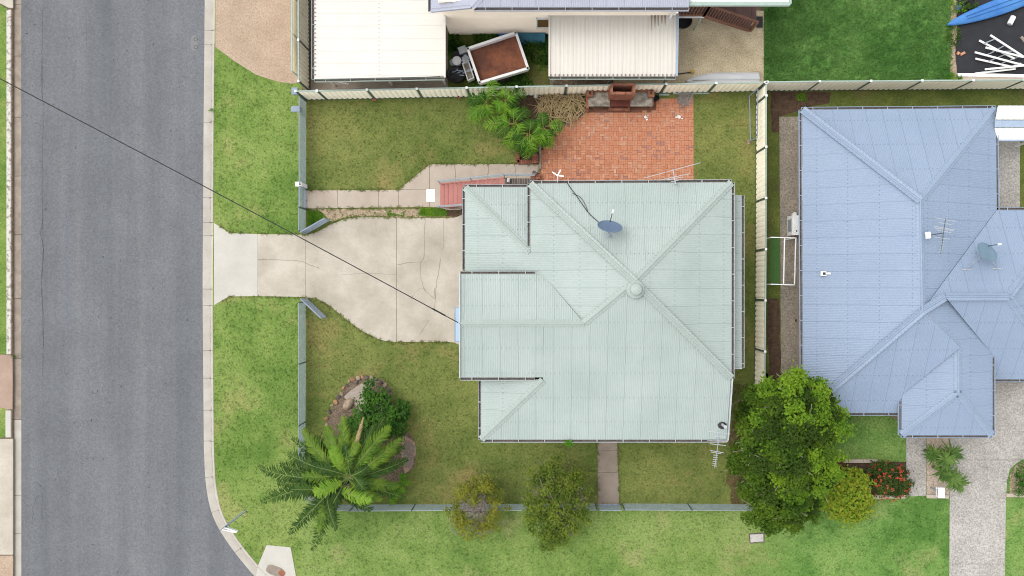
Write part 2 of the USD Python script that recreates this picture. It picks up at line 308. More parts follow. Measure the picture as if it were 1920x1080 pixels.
def asphalt():
    """worn chip seal: long streaks along the street, speckled stones"""
    nodes = {'geo': ('geometry', {}), 'mp': ('mapping', {'mapping_type': 'point', 'scale': (1.0, .045, 1.0)}),
             's': ('noise_texture', {'scale': .9, 'detail': 5.0, 'roughness': .6}), 'r': ('rgb_ramp', {'ramp': [(.3, C(116, 119, 124)), (.5, C(126, 128, 132)), (.7, C(134, 136, 139))]}),
             'n': ('noise_texture', {'scale': 12.0, 'detail': 5.0, 'roughness': .85}), 'fr': ('map_range', {'from_min': .3, 'from_max': .72, 'to_min': .66, 'to_max': 1.38}),
             'pn': ('noise_texture', {'scale': .5, 'detail': 5.0}), 'pr': ('map_range', {'from_min': .3, 'from_max': .7, 'to_min': .93, 'to_max': 1.07}),
             'm': ('mix', {'mix_type': 'multiply', 'fac': 1.0}), 'm2': ('mix', {'mix_type': 'multiply', 'fac': 1.0}),
             'b': ('bump', {'distance': .012, 'strength': 1.0}), 'p': ('principled_bsdf', {'roughness': .92, 'specular_ior_level': .2})}
    return usdkit.material(stage, '/World/Looks/worn_asphalt', nodes, [('geo.position', 'mp.vector'), ('mp.vector', 's.vector'), ('s.fac', 'r.fac'), ('geo.position', 'n.vector'), ('n.fac', 'fr.value'),
        ('geo.position', 'pn.vector'), ('pn.fac', 'pr.value'), ('r.color', 'm.color1'), ('fr.result', 'm.color2'), ('m.color', 'm2.color1'), ('pr.result', 'm2.color2'), ('m2.color', 'p.base_color'),
        ('n.fac', 'b.height'), ('b.normal', 'p.normal')], surface='p.BSDF')
m_asph = asphalt()

# ------------------------------------------------------------------ ground, road, kerbs
def out(px): return px            # photo pixels may run past the frame
ground = struct(sheet('ground', sbox(-500, -500, 500, 500), -0.30, G_south))
# asphalt edge beside the corner lot (photo pixels), north to south, then round the corner to the east
edgeR = [(386, -160), (384, 0), (381.5, 270), (380, 540), (381, 700), (382.5, 850), (385, 900), (389, 930), (395, 957), (404, 980), (414, 998), (430, 1022), (448, 1046), (468, 1070), (492, 1096), (530, 1128), (580, 1156), (650, 1172), (760, 1176), (2150, 1176)]
def densify(pts, step=6):
    p = np.array(pts, float); d = np.r_[0, np.cumsum(np.hypot(*np.diff(p, axis=0).T))]
    t = np.linspace(0, d[-1], int(d[-1] / step)); return np.c_[np.interp(t, d, p[:, 0]), np.interp(t, d, p[:, 1])]
eR = densify(edgeR, 5)
for _ in range(6): eR[1:-1] = .25 * eR[:-2] + .5 * eR[1:-1] + .25 * eR[2:]
ZR = -0.13
eRw = np.array([XY(x, y, ZR) for x, y in eR])
road_poly = Polygon(list(eRw) + [XY(2150, 1500, ZR), XY(40, 1500, ZR), XY(40, -160, ZR)]).buffer(0)
road = struct(sheet('road', road_poly, ZR, m_asph))
def ribbon(name, pts, w, z, mat, parent, seed=0, jit=0.03):
    r = rng(seed); p = densify(pts, 3.0); p = np.array([XY(x, y, z) for x, y in p]); n = len(p)
    k = meshkit.fbm(np.c_[p * 2.2, np.full(n, seed * 1.3)], 3) - .5; k2 = meshkit.fbm(np.c_[p * 12, np.full(n, seed * 2.3)], 2)
    t = np.gradient(p, axis=0); t /= np.linalg.norm(t, axis=1, keepdims=True) + 1e-9; nn = np.c_[-t[:, 1], t[:, 0]]
    p = p + nn * (k * jit * 4)[:, None]; hw = w * (.25 + k2)[:, None] / 2
    v = np.vstack([np.c_[p + nn * hw, np.full(n, z)], np.c_[p - nn * hw, np.full(n, z)]])
    i = np.arange(n - 1); f = np.c_[i, i + n, i + n + 1, i + 1]
    return MB().add(v, f).build(name, mat, parent)
m_rcrack = mat('road_crack_tar', C(92, 94, 100), C(78, 80, 86), rough=.9)
m_seam = mat('road_seam', C(128, 131, 140), C(120, 124, 132), rough=.9)
for k, (a, w) in enumerate(([[(80, 20), (79, 110), (81, 200), (79, 290), (80, 400), (80, 520)], .035], [[(79, 110), (77, 140), (80, 190)], .03], [[(80, 410), (76, 440), (82, 470), (77, 520), (82, 600), (80, 700)], .04], [[(77, 540), (80, 590), (82, 655)], .03],
        [[(162, 40), (163, 75)], .025], [[(68, 930), (62, 955), (60, 985)], .03], [[(79, 925), (78, 950), (79, 980)], .025], [[(204, 0), (203, 300), (203, 700), (205, 1100)], .014], [[(297, 700), (295, 860), (297, 1060)], .018])):
    ribbon('road_crack' if w > .02 else 'road_seam', a, w * (.55 if w > .02 else 1.4), ZR + .004, m_rcrack if w > .02 else m_seam, road, seed=k, jit=.03 if w > .02 else .008)
m_stain = mat('oil_streak', C(112, 118, 132), C(128, 132, 142), scale=4, fine=30, fine_amt=.3, rough=.9)
ribbon('oil_streak', [(123, 395), (125, 440), (124, 480), (126, 540), (125, 610)], .11, ZR + .004, m_stain, road, 31)
m_patch = mat('dusty_patch', C(150, 148, 144), C(140, 141, 142), scale=3, fine=40, fine_amt=.2, rough=.9)
sheet('sandy_patch', wobble(Polygon([XY(365 + 7 * math.cos(t), 81 + 16 * math.sin(t), ZR) for t in np.linspace(0, 6.28, 20)]), .08, seed=2), ZR + .004, m_patch, parent=road)
for x, y in ((367, 74), (367, 88)):
    MB().lathe([(.075, ZR + .009), (.095, ZR + .009)], (*XY(x, y, ZR), 0), 16).build('survey_ring', m_rcrack, road)
# leaf litter and twigs on the road
lb = MB(); r = rng(5)
for _ in range(110):
    x, y = r.uniform(48, 372), r.uniform(0, 1078); p = P(x, y, ZR + .012); a = r.uniform(0, 6.3); L = r.uniform(.02, .16)
    lb.box(p, (L * .8, r.uniform(.01, .022), .012), a)
lb.build('fallen_twigs', mat('dead_leaf', C(128, 116, 106), C(110, 96, 88), island=.4, rough=.9), label='small brown twigs and leaves scattered over the asphalt road', cat='leaf litter', kind='stuff')

def sweep(line, prof):
    """profile (offset to the right of travel, z) swept along a plan line"""
    p = np.asarray(line); t = np.gradient(p, axis=0); t /= np.linalg.norm(t, axis=1, keepdims=True); nn = np.c_[t[:, 1], -t[:, 0]]
    m, n = len(p), len(prof)
    v = np.array([[*(p[i] + nn[i] * o * 1.0), z] for i in range(m) for o, z in prof])
    i, j = np.meshgrid(np.arange(m - 1), np.arange(n - 1), indexing='ij')
    f = np.stack([i * n + j, i * n + j + 1, (i + 1) * n + j + 1, (i + 1) * n + j], -1).reshape(-1, 4)
    caps = [[0, k, k + 1] for k in range(1, n - 1)] + [[(m - 1) * n, (m - 1) * n + k + 1, (m - 1) * n + k] for k in range(1, n - 1)]
    b = MB(); b.add(v, f); b.f.append(np.array(caps)); return b
kerb = struct(UsdGeom.Xform.Define(stage, numbered('/World', 'kerb')))
full = [(0, ZR - .2), (0, ZR + .006), (.40, ZR - .012), (.425, ZR + .0), (.445, .012), (.47, .024), (.535, .024), (.55, .01), (.55, -.25)]
low = [(0, ZR - .2), (0, ZR + .006), (.40, ZR - .008), (.42, ZR + .01), (.55, -.002), (.55, -.25)]
arc = np.r_[0, np.cumsum(np.hypot(*np.diff(eR, axis=0).T))]
def at_y(y): return np.interp(y, eR[:, 1][:np.argmax(eR[:, 1] > 1120)], arc[:np.argmax(eR[:, 1] > 1120)])
joints = [-160, -30, 57, 84, 229, 371, 417, 442, 542, 573, 657, 709, 769, 827, 895, 961, 1036, 1090]
js = [at_y(y) for y in joints] + list(np.arange(at_y(1090) + 70, arc[-1], 120))
for a, b in zip(js[:-1], js[1:]):
    if b - a < 4: continue
    t = np.linspace(a + .28, b - .28, max(4, int((b - a) / 5))); q = np.c_[np.interp(t, arc, eR[:, 0]), np.interp(t, arc, eR[:, 1])]
    ym = q[:, 1].mean(); lowered = ym < 84 or 417 < ym < 573
    w = np.array([XY(x, y, ZR) for x, y in q])
    sweep(w[::-1], full if not lowered else low).build('kerb_segment', m_kerb, kerb, smooth=20) if False else sweep(np.array(w), [(-o, z) for o, z in (full if not lowered else low)]).build('kerb_segment', m_kerb, kerb)
m_toe = mat('gutter_toe_dirt_shade', C(150, 140, 128), C(206, 199, 188), scale=4, fine=20, fine_amt=.2, rough=.95, lo=.42, hi=.56)
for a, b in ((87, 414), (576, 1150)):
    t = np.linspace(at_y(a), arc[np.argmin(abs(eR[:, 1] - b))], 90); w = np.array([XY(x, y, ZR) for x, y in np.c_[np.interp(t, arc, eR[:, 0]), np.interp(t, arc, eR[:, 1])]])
    sweep(w, [(-.37, ZR - .004), (-.405, ZR - .003), (-.425, ZR + .006), (-.437, ZR + .09)]).build('gutter_dirt', m_toe, kerb)  # dirty toe strip; the shade line of the kerb step is painted in
# soil bed under the joints, then the lots on the kerb's inner side
inner = Polygon(list(eRw) + [XY(2150, 1176, ZR), XY(2150, -160, ZR)]).buffer(0).buffer(-.545)
struct(sheet('lot_soil', inner, -0.02, m_soil, thick=.2))
# far (west) side
okerb = struct(UsdGeom.Xform.Define(stage, numbered('/World', 'old_kerb')))
def west(y0, y1, prof, mt, name):
    w = np.array([XY(40, y, ZR) for y in np.linspace(y0, y1, 8)]); sweep(w, [(o, z) for o, z in prof]).build(name, mt, okerb)
chan = [(0, ZR - .2), (0, ZR + .006), (.36, ZR - .012), (.40, ZR - .02), (.40, -.25)]
jw = [-160, -60, 8, 105, 220, 330, 440, 560, 672, 787, 929, 1000, 1110, 1250, 1400]
for a, b in zip(jw[:-1], jw[1:]): west(a + .4, b - .4, chan, m_kerbold if a < 780 else m_kerb, 'channel_segment')
kp = [(.415, -.25), (.415, -.02), (.43, .02), (.46, .03), (.60, .03), (.64, .01), (.64, -.25)]
kp = [(.415, -.25), (.415, -.04), (.43, .012), (.46, .024), (.62, .024), (.645, .008), (.645, -.25)]
for a, b in ((20, 130), (130, 245), (245, 350), (350, 470), (470, 580), (580, 664)): west(a + .3, b - .3, kp, m_kerbpaint, 'painted_kerb_segment')
west(769, 819, [(o if o < .5 else o + .05, z) for o, z in kp], m_conc2, 'kerb_segment')
wx = 23
struct(sheet('west_soil', [(wx, -160), (wx, 1500), (-700, 1500), (-700, -160)], -0.02, m_soil, thick=.2))
for i, pl in enumerate(([(13, 16), (15.5, 20), (15.5, 664), (13, 664), (-700, 664), (-700, 8), (0, 8)], [(16, 768), (15, 812), (12, 820), (-700, 821), (-700, 762), (0, 762)])):
    struct(sheet('far_verge_lawn', wobble(pxpoly(pl), .03, .3, seed=40 + i), 0.0, G_verge))
for nm, pl, mt in (('far_driveway', [(24, -160), (24, 15), (15, 14), (0, 6), (-700, 6), (-700, -160)], m_conc), ('far_driveway', [(23, 665), (23.5, 720), (23, 767), (15, 768), (0, 764), (-700, 764), (-700, 665)], m_agg_pink),
                    ('far_path', [(24, 823), (24, 1040), (-700, 1040), (-700, 823)], m_conc), ('far_driveway', [(24, 1042), (24, 1500), (-700, 1500), (-700, 1042)], m_agg)):
    struct(sheet(nm, pl, 0.01, mt, thick=.05))

# ---- grass of each lot
def cut(poly, *holes):
    for h in holes: poly = poly.difference(h)
    return poly
drive_nw = pxpoly([(404.5, -160), (560, -160), (560, 0), (558, 156), (545, 157), (520, 153), (480, 140), (440, 115), (404, 88)])
cross = pxpoly([(401.5, 418), (430, 437), (483, 439), (483, 555), (430, 555.5), (401.5, 572)])
drive_mid = pxpoly([(483.5, 439), (573, 440), (573, 557), (483.5, 555)])
pad = pxpoly([(573, 440), (590, 437), (605, 430), (620, 420), (650, 410), (680, 406), (740, 408), (852, 409), (868, 402), (868, 650), (852, 642), (840, 641), (740, 641), (722, 639), (705, 634), (680, 621), (655, 603), (634, 586), (615, 571), (597, 561), (573, 557)])
path1 = pxpoly([(572, 357), (806, 356), (806, 388), (572, 391)])
path2 = pxpoly([(806, 308), (1010, 308), (1010, 362), (872, 362), (872, 392), (850, 392), (836, 388), (806, 388)])
path3 = pxpoly([(748, 355.5), (805.5, 309), (805.5, 355.5)])
fpath = pxpoly([(1120, 800), (1156, 800), (1161, 946), (1121, 946)])
patio = pxpoly([(1072, 222), (1098, 212), (1100, 182), (1226, 182), (1226, 186), (1301, 185), (1301, 352), (1010, 352), (1010, 306), (1014, 285), (1028, 262), (1042, 245)])
corner_pad = pxpoly([(500, 1022), (545, 1026), (556, 1085), (556, 1130), (470, 1130), (484, 1060)])
eR_in = inner
lot = pxpoly([(566, 178), (1424, 168), (1424, 952), (620, 954), (590, 945), (569, 922), (566, 900)])
verge = cut(pxpoly([(380, -160), (566, -160), (566, 1400), (380, 1400)]).intersection(inner.buffer(-.005)), lot, drive_nw, cross, drive_mid, corner_pad)
south = cut(pxpoly([(566, 900), (1424, 900), (1424, 1500), (566, 1500)]).intersection(inner.buffer(-.005)), lot, corner_pad)
for g in getattr(verge, 'geoms', [verge]):
    struct(sheet('verge_lawn', g, 0.0, G_verge))
struct(sheet('south_verge_lawn', south, 0.0, G_south))
struct(sheet('yard_lawn', cut(lot, pad, path1, path2, path3, fpath, patio.buffer(-.1)), 0.0, G_yard))
ne_lawn = pxpoly([(1432, -160), (1786, -160), (1786, 160), (1432, 163)])
struct(sheet('back_lawn', ne_lawn, 0.0, G_lush))
e_front = pxpoly([(1424, 700), (1500, 700), (1500, 776), (2150, 700), (2150, 1500), (1424, 1500)])
epath_w = pxpoly([(1461, 219), (1505, 219), (1505, 745), (1465, 745)])
edrive = pxpoly([(1781, 780), (1781, 880), (1779, 1176), (1882, 1176), (1886, 930), (1888, 900), (1893, 880), (1906, 868), (1925, 858), (2150, 850), (2150, 715), (1864, 715), (1864, 780)])
ewalk = pxpoly([(1699, 800), (1736, 800), (1736, 929), (1699, 931)])
epeb = pxpoly([(1737, 800), (1780, 800), (1780, 932), (1737, 929)])
eback = pxpoly([(1869, 262), (1912, 262), (1912, 392), (1869, 392)])
ebed = pxpoly([(1560, 867), (1640, 866), (1699, 866), (1699, 931), (1560, 930)])
struct(sheet('east_front_lawn', cut(e_front.intersection(inner), edrive, ewalk, epeb, ebed), 0.0, G_east))
struct(sheet('east_side_lawn', cut(pxpoly([(1424, 168), (2150, 160), (2150, 720), (1424, 720)]), epath_w, eback, edrive), 0.0, G_dim))
struct(sheet('side_path', epath_w, .02, m_agg_path, thick=.1))
struct(sheet('back_path', eback, .02, m_agg_grey, thick=.1))
ed = struct(UsdGeom.Xform.Define(stage, numbered('/World', 'east_driveway')))
for a, b in ((700, 862), (862.6, 1057), (1057.6, 1176)):
    sheet('slab', edrive.intersection(pxpoly([(1700, a), (2200, a), (2200, b), (1700, b)])), .02, m_agg_grey, thick=.1, parent=ed)
struct(sheet('entry_walk', ewalk, .022, m_agg_grey, thick=.1))
struct(sheet('pebble_bed', epeb, .012, m_pebble))
struct(sheet('garden_bed', wobble(ebed, .05, seed=8), .006, m_brownmulch))
struct(sheet('bark_bed', wobble(pxpoly([(1446, 172), (1560, 172), (1556, 196), (1500, 204), (1462, 219), (1460, 245), (1446, 250)]), .12, seed=3), .004, m_brownmulch))
struct(sheet('bark_strip', wobble(pxpoly([(1440, 560), (1462, 560), (1464, 745), (1440, 745)]), .1, seed=4), .004, m_brownmulch))
struct(sheet('driveway_bed', wobble(pxpoly([(1893, 926), (1893, 890), (1905, 872), (1925, 862), (1990, 860), (1990, 926)]), .02, seed=5), .006, m_mulch))

# ---- concrete of the corner lot
struct(sheet('aggregate_driveway', drive_nw, .015, m_agg, thick=.1))
struct(sheet('driveway_crossover', cross, .012, m_conc2, thick=.1))
drv = struct(UsdGeom.Xform.Define(stage, numbered('/World', 'driveway')))
allpad = drive_mid.union(pad)
for a, b in ((480, 572.6), (573.2, 742.6), (743.4, 900)):
    sheet('slab', allpad.intersection(pxpoly([(a, 300), (b, 300), (b, 700), (a, 700)])), .025, m_conc, thick=.1, parent=drv)
for k, (pts, w) in enumerate(([[(483, 487), (520, 486), (565, 490), (580, 496), (600, 503)], .022], [[(797, 410), (796, 450), (795, 485), (788, 492), (788, 520), (796, 545), (815, 560)], .02], [[(826, 485), (824, 505), (818, 530), (816, 560)], .02], [[(745, 497), (765, 492), (788, 491)], .018],
        [[(830, 410), (832, 440), (830, 470)], .014], [[(815, 540), (816, 565), (814, 585)], .02], [[(804, 600), (795, 615), (788, 628)], .016], [[(770, 560), (780, 548), (790, 540), (800, 545)], .014], [[(640, 515), (690, 512), (742, 515)], .012])):
    ribbon('crack', pts, w, .029, m_crack, drv, seed=60 + k, jit=.02)
m_tyre = mat('tyre_mark', C(196, 182, 164), C(184, 170, 150), scale=3, fine=10, fine_amt=.1, rough=.9)
pth = struct(UsdGeom.Xform.Define(stage, numbered('/World', 'side_gate_path')))
for a, b in ((572, 632.6), (633.2, 709.8), (710.4, 746.8), (747.4, 805.6)):
    sheet('slab', path1.intersection(pxpoly([(a, 300), (b, 300), (b, 400), (a, 400)])), .03, m_path2 if a == 572 and False else m_path, thick=.1, parent=pth)
sheet('slab', path3, .03, m_path, thick=.1, parent=pth)
for k, pl in enumerate(([(806.3, 300), (852, 300), (858, 400), (806.3, 400)], [(852.6, 300), (917, 300), (908, 400), (858.6, 400)], [(917.6, 300), (964, 300), (975, 400), (908.6, 400)], [(964.6, 300), (1012, 300), (1012, 400), (975.6, 400)])):
    sheet('slab', path2.intersection(pxpoly(pl)), .03, m_path, thick=.1, parent=pth)
fp = struct(UsdGeom.Xform.Define(stage, numbered('/World', 'front_path')))
for a, b in ((800, 845), (845.5, 886), (886.5, 946)):
    sheet('slab', fpath.intersection(pxpoly([(1100, a), (1180, a), (1180, b), (1100, b)])), .03, m_path2, thick=.1, parent=fp)
cp = struct(sheet('corner_slab', corner_pad, .02, m_conc2, thick=.1))
# beds in the corner lot
struct(sheet('mulch_strip', wobble(pxpoly([(575, 392), (862, 391), (862, 407), (800, 407), (740, 406.5), (690, 404), (650, 407), (620, 416), (606, 400), (596, 393)]), .06, seed=11), .004, m_mulch))
struct(sheet('bare_soil_by_stairs', wobble(pxpoly([(838, 392), (872, 392), (872, 406), (834, 406)]), .06, seed=12), .008, m_brownmulch))
bed_outline = [(690, 705), (720, 712), (735, 735), (738, 770), (750, 800), (775, 822), (781, 850), (775, 878), (755, 895), (700, 930), (640, 930), (622, 850), (611, 800), (618, 770), (640, 735), (662, 712)]
struct(sheet('palm_bed', wobble(pxpoly(bed_outline), .08, seed=13), .006, m_soil))
struct(sheet('sandy_soil', wobble(pxpoly([(668, 722), (690, 712), (690, 735), (700, 750), (730, 745), (735, 770), (700, 790), (672, 765), (645, 745)]), .1, seed=14), .012, m_sand))
struct(sheet('bark_mulch', wobble(pxpoly([(755, 815), (778, 828), (780, 850), (773, 876), (760, 890), (752, 850)]), .08, seed=15), .012, mat('pink_bark', C(214, 182, 158), C(180, 148, 126), scale=6, fine=14, fine_amt=.4, rough=.95)))
struct(sheet('cane_bed', wobble(pxpoly([(960, 178), (1098, 176), (1096, 212), (1070, 224), (1042, 247), (1024, 268), (1010, 300), (970, 300), (955, 240)]), .06, seed=16), .006, m_brownmulch))
struct(sheet('bare_ground_by_tree', wobble(pxpoly([(1372, 790), (1424, 760), (1424, 944), (1372, 944), (1362, 900), (1368, 840)]), .25, seed=17), .004, mat('bare_brown_earth', C(122, 104, 68), C(96, 84, 50), scale=2, fine=28, fine_amt=.4, rough=.95)))
# neighbour to the north
struct(sheet('carport_slab', [(583, -160), (840, -160), (840, 176), (583, 180)], .01, m_slab, thick=.1))
struct(sheet('weedy_ground', [(840, 40), (1030, 40), (1030, 174), (840, 176)], .0, G_dim))
struct(sheet('gravel_yard', wobble(pxpoly([(1150, 20), (1432, 20), (1432, 160), (1432, 172), (1150, 174)]), .03, seed=19), .004, m_gravel))
struct(sheet('mat_garden_soil', [(1782, -160), (2150, -160), (2150, 158), (1782, 160)], .004, m_mulch))
struct(sheet('weed_mat', [(1793, 15), (1797, -160), (2150, -160), (2150, 150), (1796, 150), (1791, 100), (1795, 60)], .012, m_weedmat))

# ---- the brick patio: herringbone pairs, each paver its own prim up to the limit
patio_o = struct(sheet('patio', patio, -.004, m_joint))
def brickmesh(x, y, lx, ly, z, r):
    b = MB(); g = .009; dz = r.normal(0, .003)
    b.box((x, y, z - .03 + dz), (lx - g, ly - g, .06)); return b
r = rng(77); cells = []
x0, y0 = XY(1010, 352); u = .115
for i in range(0, 80):
    for j in range(0, 48):
        X, Y = x0 + i * 2 * u, y0 + j * 2 * u
        if (i + j) % 2 == 0: cells += [(X + u, Y + u / 2, 2 * u, u), (X + u, Y + 1.5 * u, 2 * u, u)]
        else: cells += [(X + u / 2, Y + u, u, 2 * u), (X + 1.5 * u, Y + u, u, 2 * u)]
bbq_area = pxpoly([(1094, 160), (1228, 160), (1228, 208), (1096, 213)])
pin = patio.buffer(.02).difference(bbq_area)
cells = [c for c in cells if pin.contains(Point(c[0], c[1]))]
pm = [m_brick_a, m_brick_a, m_brick_b, m_brick_b, m_brick_c, m_brick_d]
order = sorted(range(len(cells)), key=lambda k: math.hypot(cells[k][0], cells[k][1]))
rest = {}
for n_, k in enumerate(order):
    X, Y, lx, ly = cells[k]; big = meshkit.noise(np.array([[X * .9, Y * .9, 1.0]]))[0]
    w = np.array([2, 2, 2, 2, .5 + .8 * (big > .6), .4 + 1.6 * (big < .35)]); m = pm[r.choice(6, p=w / w.sum())]
    jx, jy = r.normal(0, .003, 2)
    if n_ < 300: brickmesh(X + jx, Y + jy, lx, ly, .022, r).build('paver', m, patio_o)
    else: rest.setdefault(m, []).append((X + jx, Y + jy, lx, ly))
for m, L in rest.items():
    b = MB()
    for X, Y, lx, ly in L: b.box((X, Y, .022 - .03 + r.normal(0, .003)), (lx - .009, ly - .009, .06))
    b.build('farther_pavers', m, patio_o, kind='stuff')

# ------------------------------------------------------------------ roofs
class Plane:
    """z = z0 + a (X - X0) + b (Y - Y0)"""
    def __init__(s, p, a, b): s.p, s.a, s.b = np.asarray(p, float), a, b
    def z(s, X, Y): return s.p[2] + s.a * (X - s.p[0]) + s.b * (Y - s.p[1])
    def on(s, px, py):
        kx, ky = (px - CX) / F, (CY - py) / F; q = s.a * kx + s.b * ky
        z = (s.p[2] + q * H - s.a * s.p[0] - s.b * s.p[1]) / (1 + q); return P(px, py, z)
    @property
    def n(s): v = np.array([-s.a, -s.b, 1.0]); return v / np.linalg.norm(v)
def plane3(a, b, c):
    n = np.cross(b - a, c - a); n = n / n[2]; return Plane(a, -n[0], -n[1])
def face(roof, plane, pts, mats3, pitch=.076, amp=.0065, cover=.762, screws=None, rows=1.1, prof='corr', gap=.006, fall=None):
    """one roof slope, laid in sheets; pts = plan points (X, Y). mats3 = (sheet, lap, name)"""
    pts = np.array([p[:2] for p in pts]); d = np.array([-plane.a, -plane.b]) if fall is None else np.asarray(fall, float)
    d = d / np.linalg.norm(d); e = np.array([-d[1], d[0]])
    U, V = pts @ e, pts @ d
    poly = [(U[i], V[i]) for i in range(len(U))]
    def span(us):
        lo = np.full(len(us), np.inf); hi = np.full(len(us), -np.inf)
        for (u0, v0), (u1, v1) in zip(poly, poly[1:] + poly[:1]):
            if abs(u1 - u0) < 1e-9: continue
            t = (us - u0) / (u1 - u0); ok = (t >= -1e-9) & (t <= 1 + 1e-9); v = v0 + t * (v1 - v0)
            lo = np.where(ok, np.minimum(lo, v), lo); hi = np.where(ok, np.maximum(hi, v), hi)
        return lo, hi
    def lift(us, vs, off):
        xy = us[:, None] * e + vs[:, None] * d
        return np.c_[xy, plane.z(xy[:, 0], xy[:, 1]) + off]
    # lining under the sheets, darker to paint lap shadow into the gaps
    v2, f2 = trimesh.creation.triangulate_polygon(Polygon(pts).buffer(-.015), engine='earcut')
    roof['shade_lining'].add(np.c_[v2, plane.z(v2[:, 0], v2[:, 1]) - amp - .012], f2)
    k0, k1 = math.floor(U.min() / cover), math.ceil(U.max() / cover)
    for k in range(k0, k1):
        a, b = max(k * cover, U.min() + .002), min((k + 1) * cover - gap, U.max() - .002)
        if b - a < .05: continue
        us = np.linspace(a, b, max(4, int((b - a) / pitch * 6) + 1))
        if prof == 'corr': off = amp * np.cos(2 * np.pi * us / pitch)
        elif prof == 'rib':
            ph = (us / pitch) % 1; off = amp * 2 * np.clip(1.6 - np.abs(ph - .5) * 9, 0, 1) - amp
        else:
            ph = (us / pitch) % 1; off = amp * np.clip(np.abs(ph - .5) * 8 - 2, -1, 1)
        lo, hi = span(us); ok = (hi - lo) > .01
        if ok.sum() < 2: continue
        us, off, lo, hi = us[ok], off[ok], lo[ok], hi[ok]; n = len(us)
        v = np.vstack([lift(us, lo, off), lift(us, hi, off)]); i = np.arange(n - 1)
        bld = MB().add(v, np.c_[i, i + 1, i + 1 + n, i + n]); v0 = bld.v[0]
        fc = np.cross(v0[1] - v0[0], v0[n] - v0[0])
        if fc[2] < 0: bld.f = [q[:, ::-1] for q in bld.f]
        bld.build('roof_sheet', mats3[0], roof['prim'], smooth=True)
        if screws is not None:
            for vv in np.arange(math.floor(V.min() / rows) * rows + .35, V.max(), rows):
                for uu in np.arange(a + .05, b, .19):
                    l, h = span(np.array([uu]))
                    if l[0] + .1 < vv < h[0] - .05: screws.box(lift(np.array([uu]), np.array([vv]), amp + .004)[0], (.03, .03, .012))
def cap(roof, a, b, n1, n2, mt, w=.165, roll=.032, lift=.02, screws=None):
    a, b = np.asarray(a, float), np.asarray(b, float); e = (b - a) / np.linalg.norm(b - a)
    fs = []
    for n in (n1, n2):
        f = np.cross(n, e); f = f / np.linalg.norm(f)
        fs.append(f)
    up = np.array([0, 0, 1.0]); side = np.cross(e, up); side /= np.linalg.norm(side)
    if fs[0] @ side > 0: pass
    f1 = fs[0] if fs[0] @ side > 0 else -fs[0]; f2 = fs[1] if fs[1] @ side < 0 else -fs[1]
    prof = [f1 * w - up * .012, f1 * w + up * lift, f1 * .075 + up * lift, f1 * .06 + up * (lift + .006)]
    prof += [side * .04 * math.cos(t) + up * (lift + roll * math.sin(t) * 1.2) for t in np.linspace(.2, math.pi - .2, 6)]
    prof += [f2 * .06 + up * (lift + .006), f2 * .075 + up * lift, f2 * w + up * lift, f2 * w - up * .012]
    n = len(prof); v = np.array([q + p for q in (a, b) for p in prof]); i = np.arange(n - 1)
    MB().add(v, np.c_[i, i + 1, i + 1 + n, i + n]).build('ridge_cap', mt, roof['prim'])
    if screws is not None:
        L = np.linalg.norm(b - a)
        for t in np.arange(.15, L, .17):
            for f in (f1, f2): screws.box(a + e * t + f * (w - .03) + up * (lift + .005), (.026, .026, .012))
def gutter(roof, a, b, mt, w=.125, h=.11, straps=1.15, outward=None, dirt=True, drop=.02):
    """an open gutter outside the eave a-b (its sheet edge), outward = plan direction"""
    a, b = np.asarray(a, float), np.asarray(b, float); o = np.array([*outward, 0.0]); L = np.linalg.norm(b - a); e = (b - a) / L
    m = MB(); t = .008; z = np.array([0, 0, 1.0]); base = -z * (h + drop)
    up = z
    m.bar(a + o * .012 + base + z * h / 2, b + o * .012 + base + z * h / 2, t, h, up)
    m.bar(a + o * w + base + z * h / 2, b + o * w + base + z * h / 2, .016, h + .01, up)
    m.bar(a + o * w / 2 + base, b + o * w / 2 + base, w, t, up)
    for q in (a, b): m.box(q + o * w / 2 + base + z * h / 2, (w if abs(o[0]) > .5 else t, w if abs(o[1]) > .5 else t, h))
    for s in np.arange(.5, L, straps): m.bar(a + e * s + o * .0 + z * (-drop + .004), a + e * s + o * w + z * (-drop + .004), .03, .012, up)
    g = m.build('gutter', mt, roof['prim'])
    if dirt: MB().bar(a + o * w / 2 + base + z * .02, b + o * w / 2 + base + z * .02, w - .03, .03, up).build('gutter_debris', m_gutdirt, g)
def newroof(parent): return {'parent': parent, 'shade_lining': MB(), 'prim': UsdGeom.Xform.Define(stage, numbered(path_of(parent), 'roof')).GetPrim()}
def endroof(roof, lapmat, screws=None, scm=None):
    roof['shade_lining'].build('roof_lining', lapmat, roof['prim'])
    if screws is not None and screws.n: screws.build('roof_screws', scm, roof['prim'], kind='stuff')  # carports pass painted rib-end shadow boxes in with the screws
def wallbox(parent, poly, z1, mt, name='wall', z0=0.0, t=.2):
    """a closed ring of walls"""
    p = Polygon(poly).buffer(0); return MB().prism(p.difference(p.buffer(-t)), z0, z1).build(name, mt, parent)
def window(parent, c, w, h, normal, mt=None, sill=True):
    """frame, two panes; c = centre on the wall face, normal in plan"""
    n = np.array([*normal, 0.0]); e = np.array([-n[1], n[0], 0.0]); c = np.asarray(c, float) + n * .01
    f = MB(); z = np.array([0, 0, 1.0])
    for s in (-1, 1):
        f.bar(c + e * s * w / 2 - z * h / 2, c + e * s * w / 2 + z * h / 2, .06, .06, n); f.bar(c - e * w / 2 + z * s * h / 2, c + e * w / 2 + z * s * h / 2, .06, .06, n)
    f.bar(c - z * h / 2, c + z * h / 2, .05, .05, n)
    fr = f.build('window', mt or m_white, parent)
    for s in (-1, 1): MB().bar(c + e * s * w / 4 - z * (h / 2 - .03), c + e * s * w / 4 + z * (h / 2 - .03), w / 2 - .08, .012, n).build('pane', m_glass, fr)

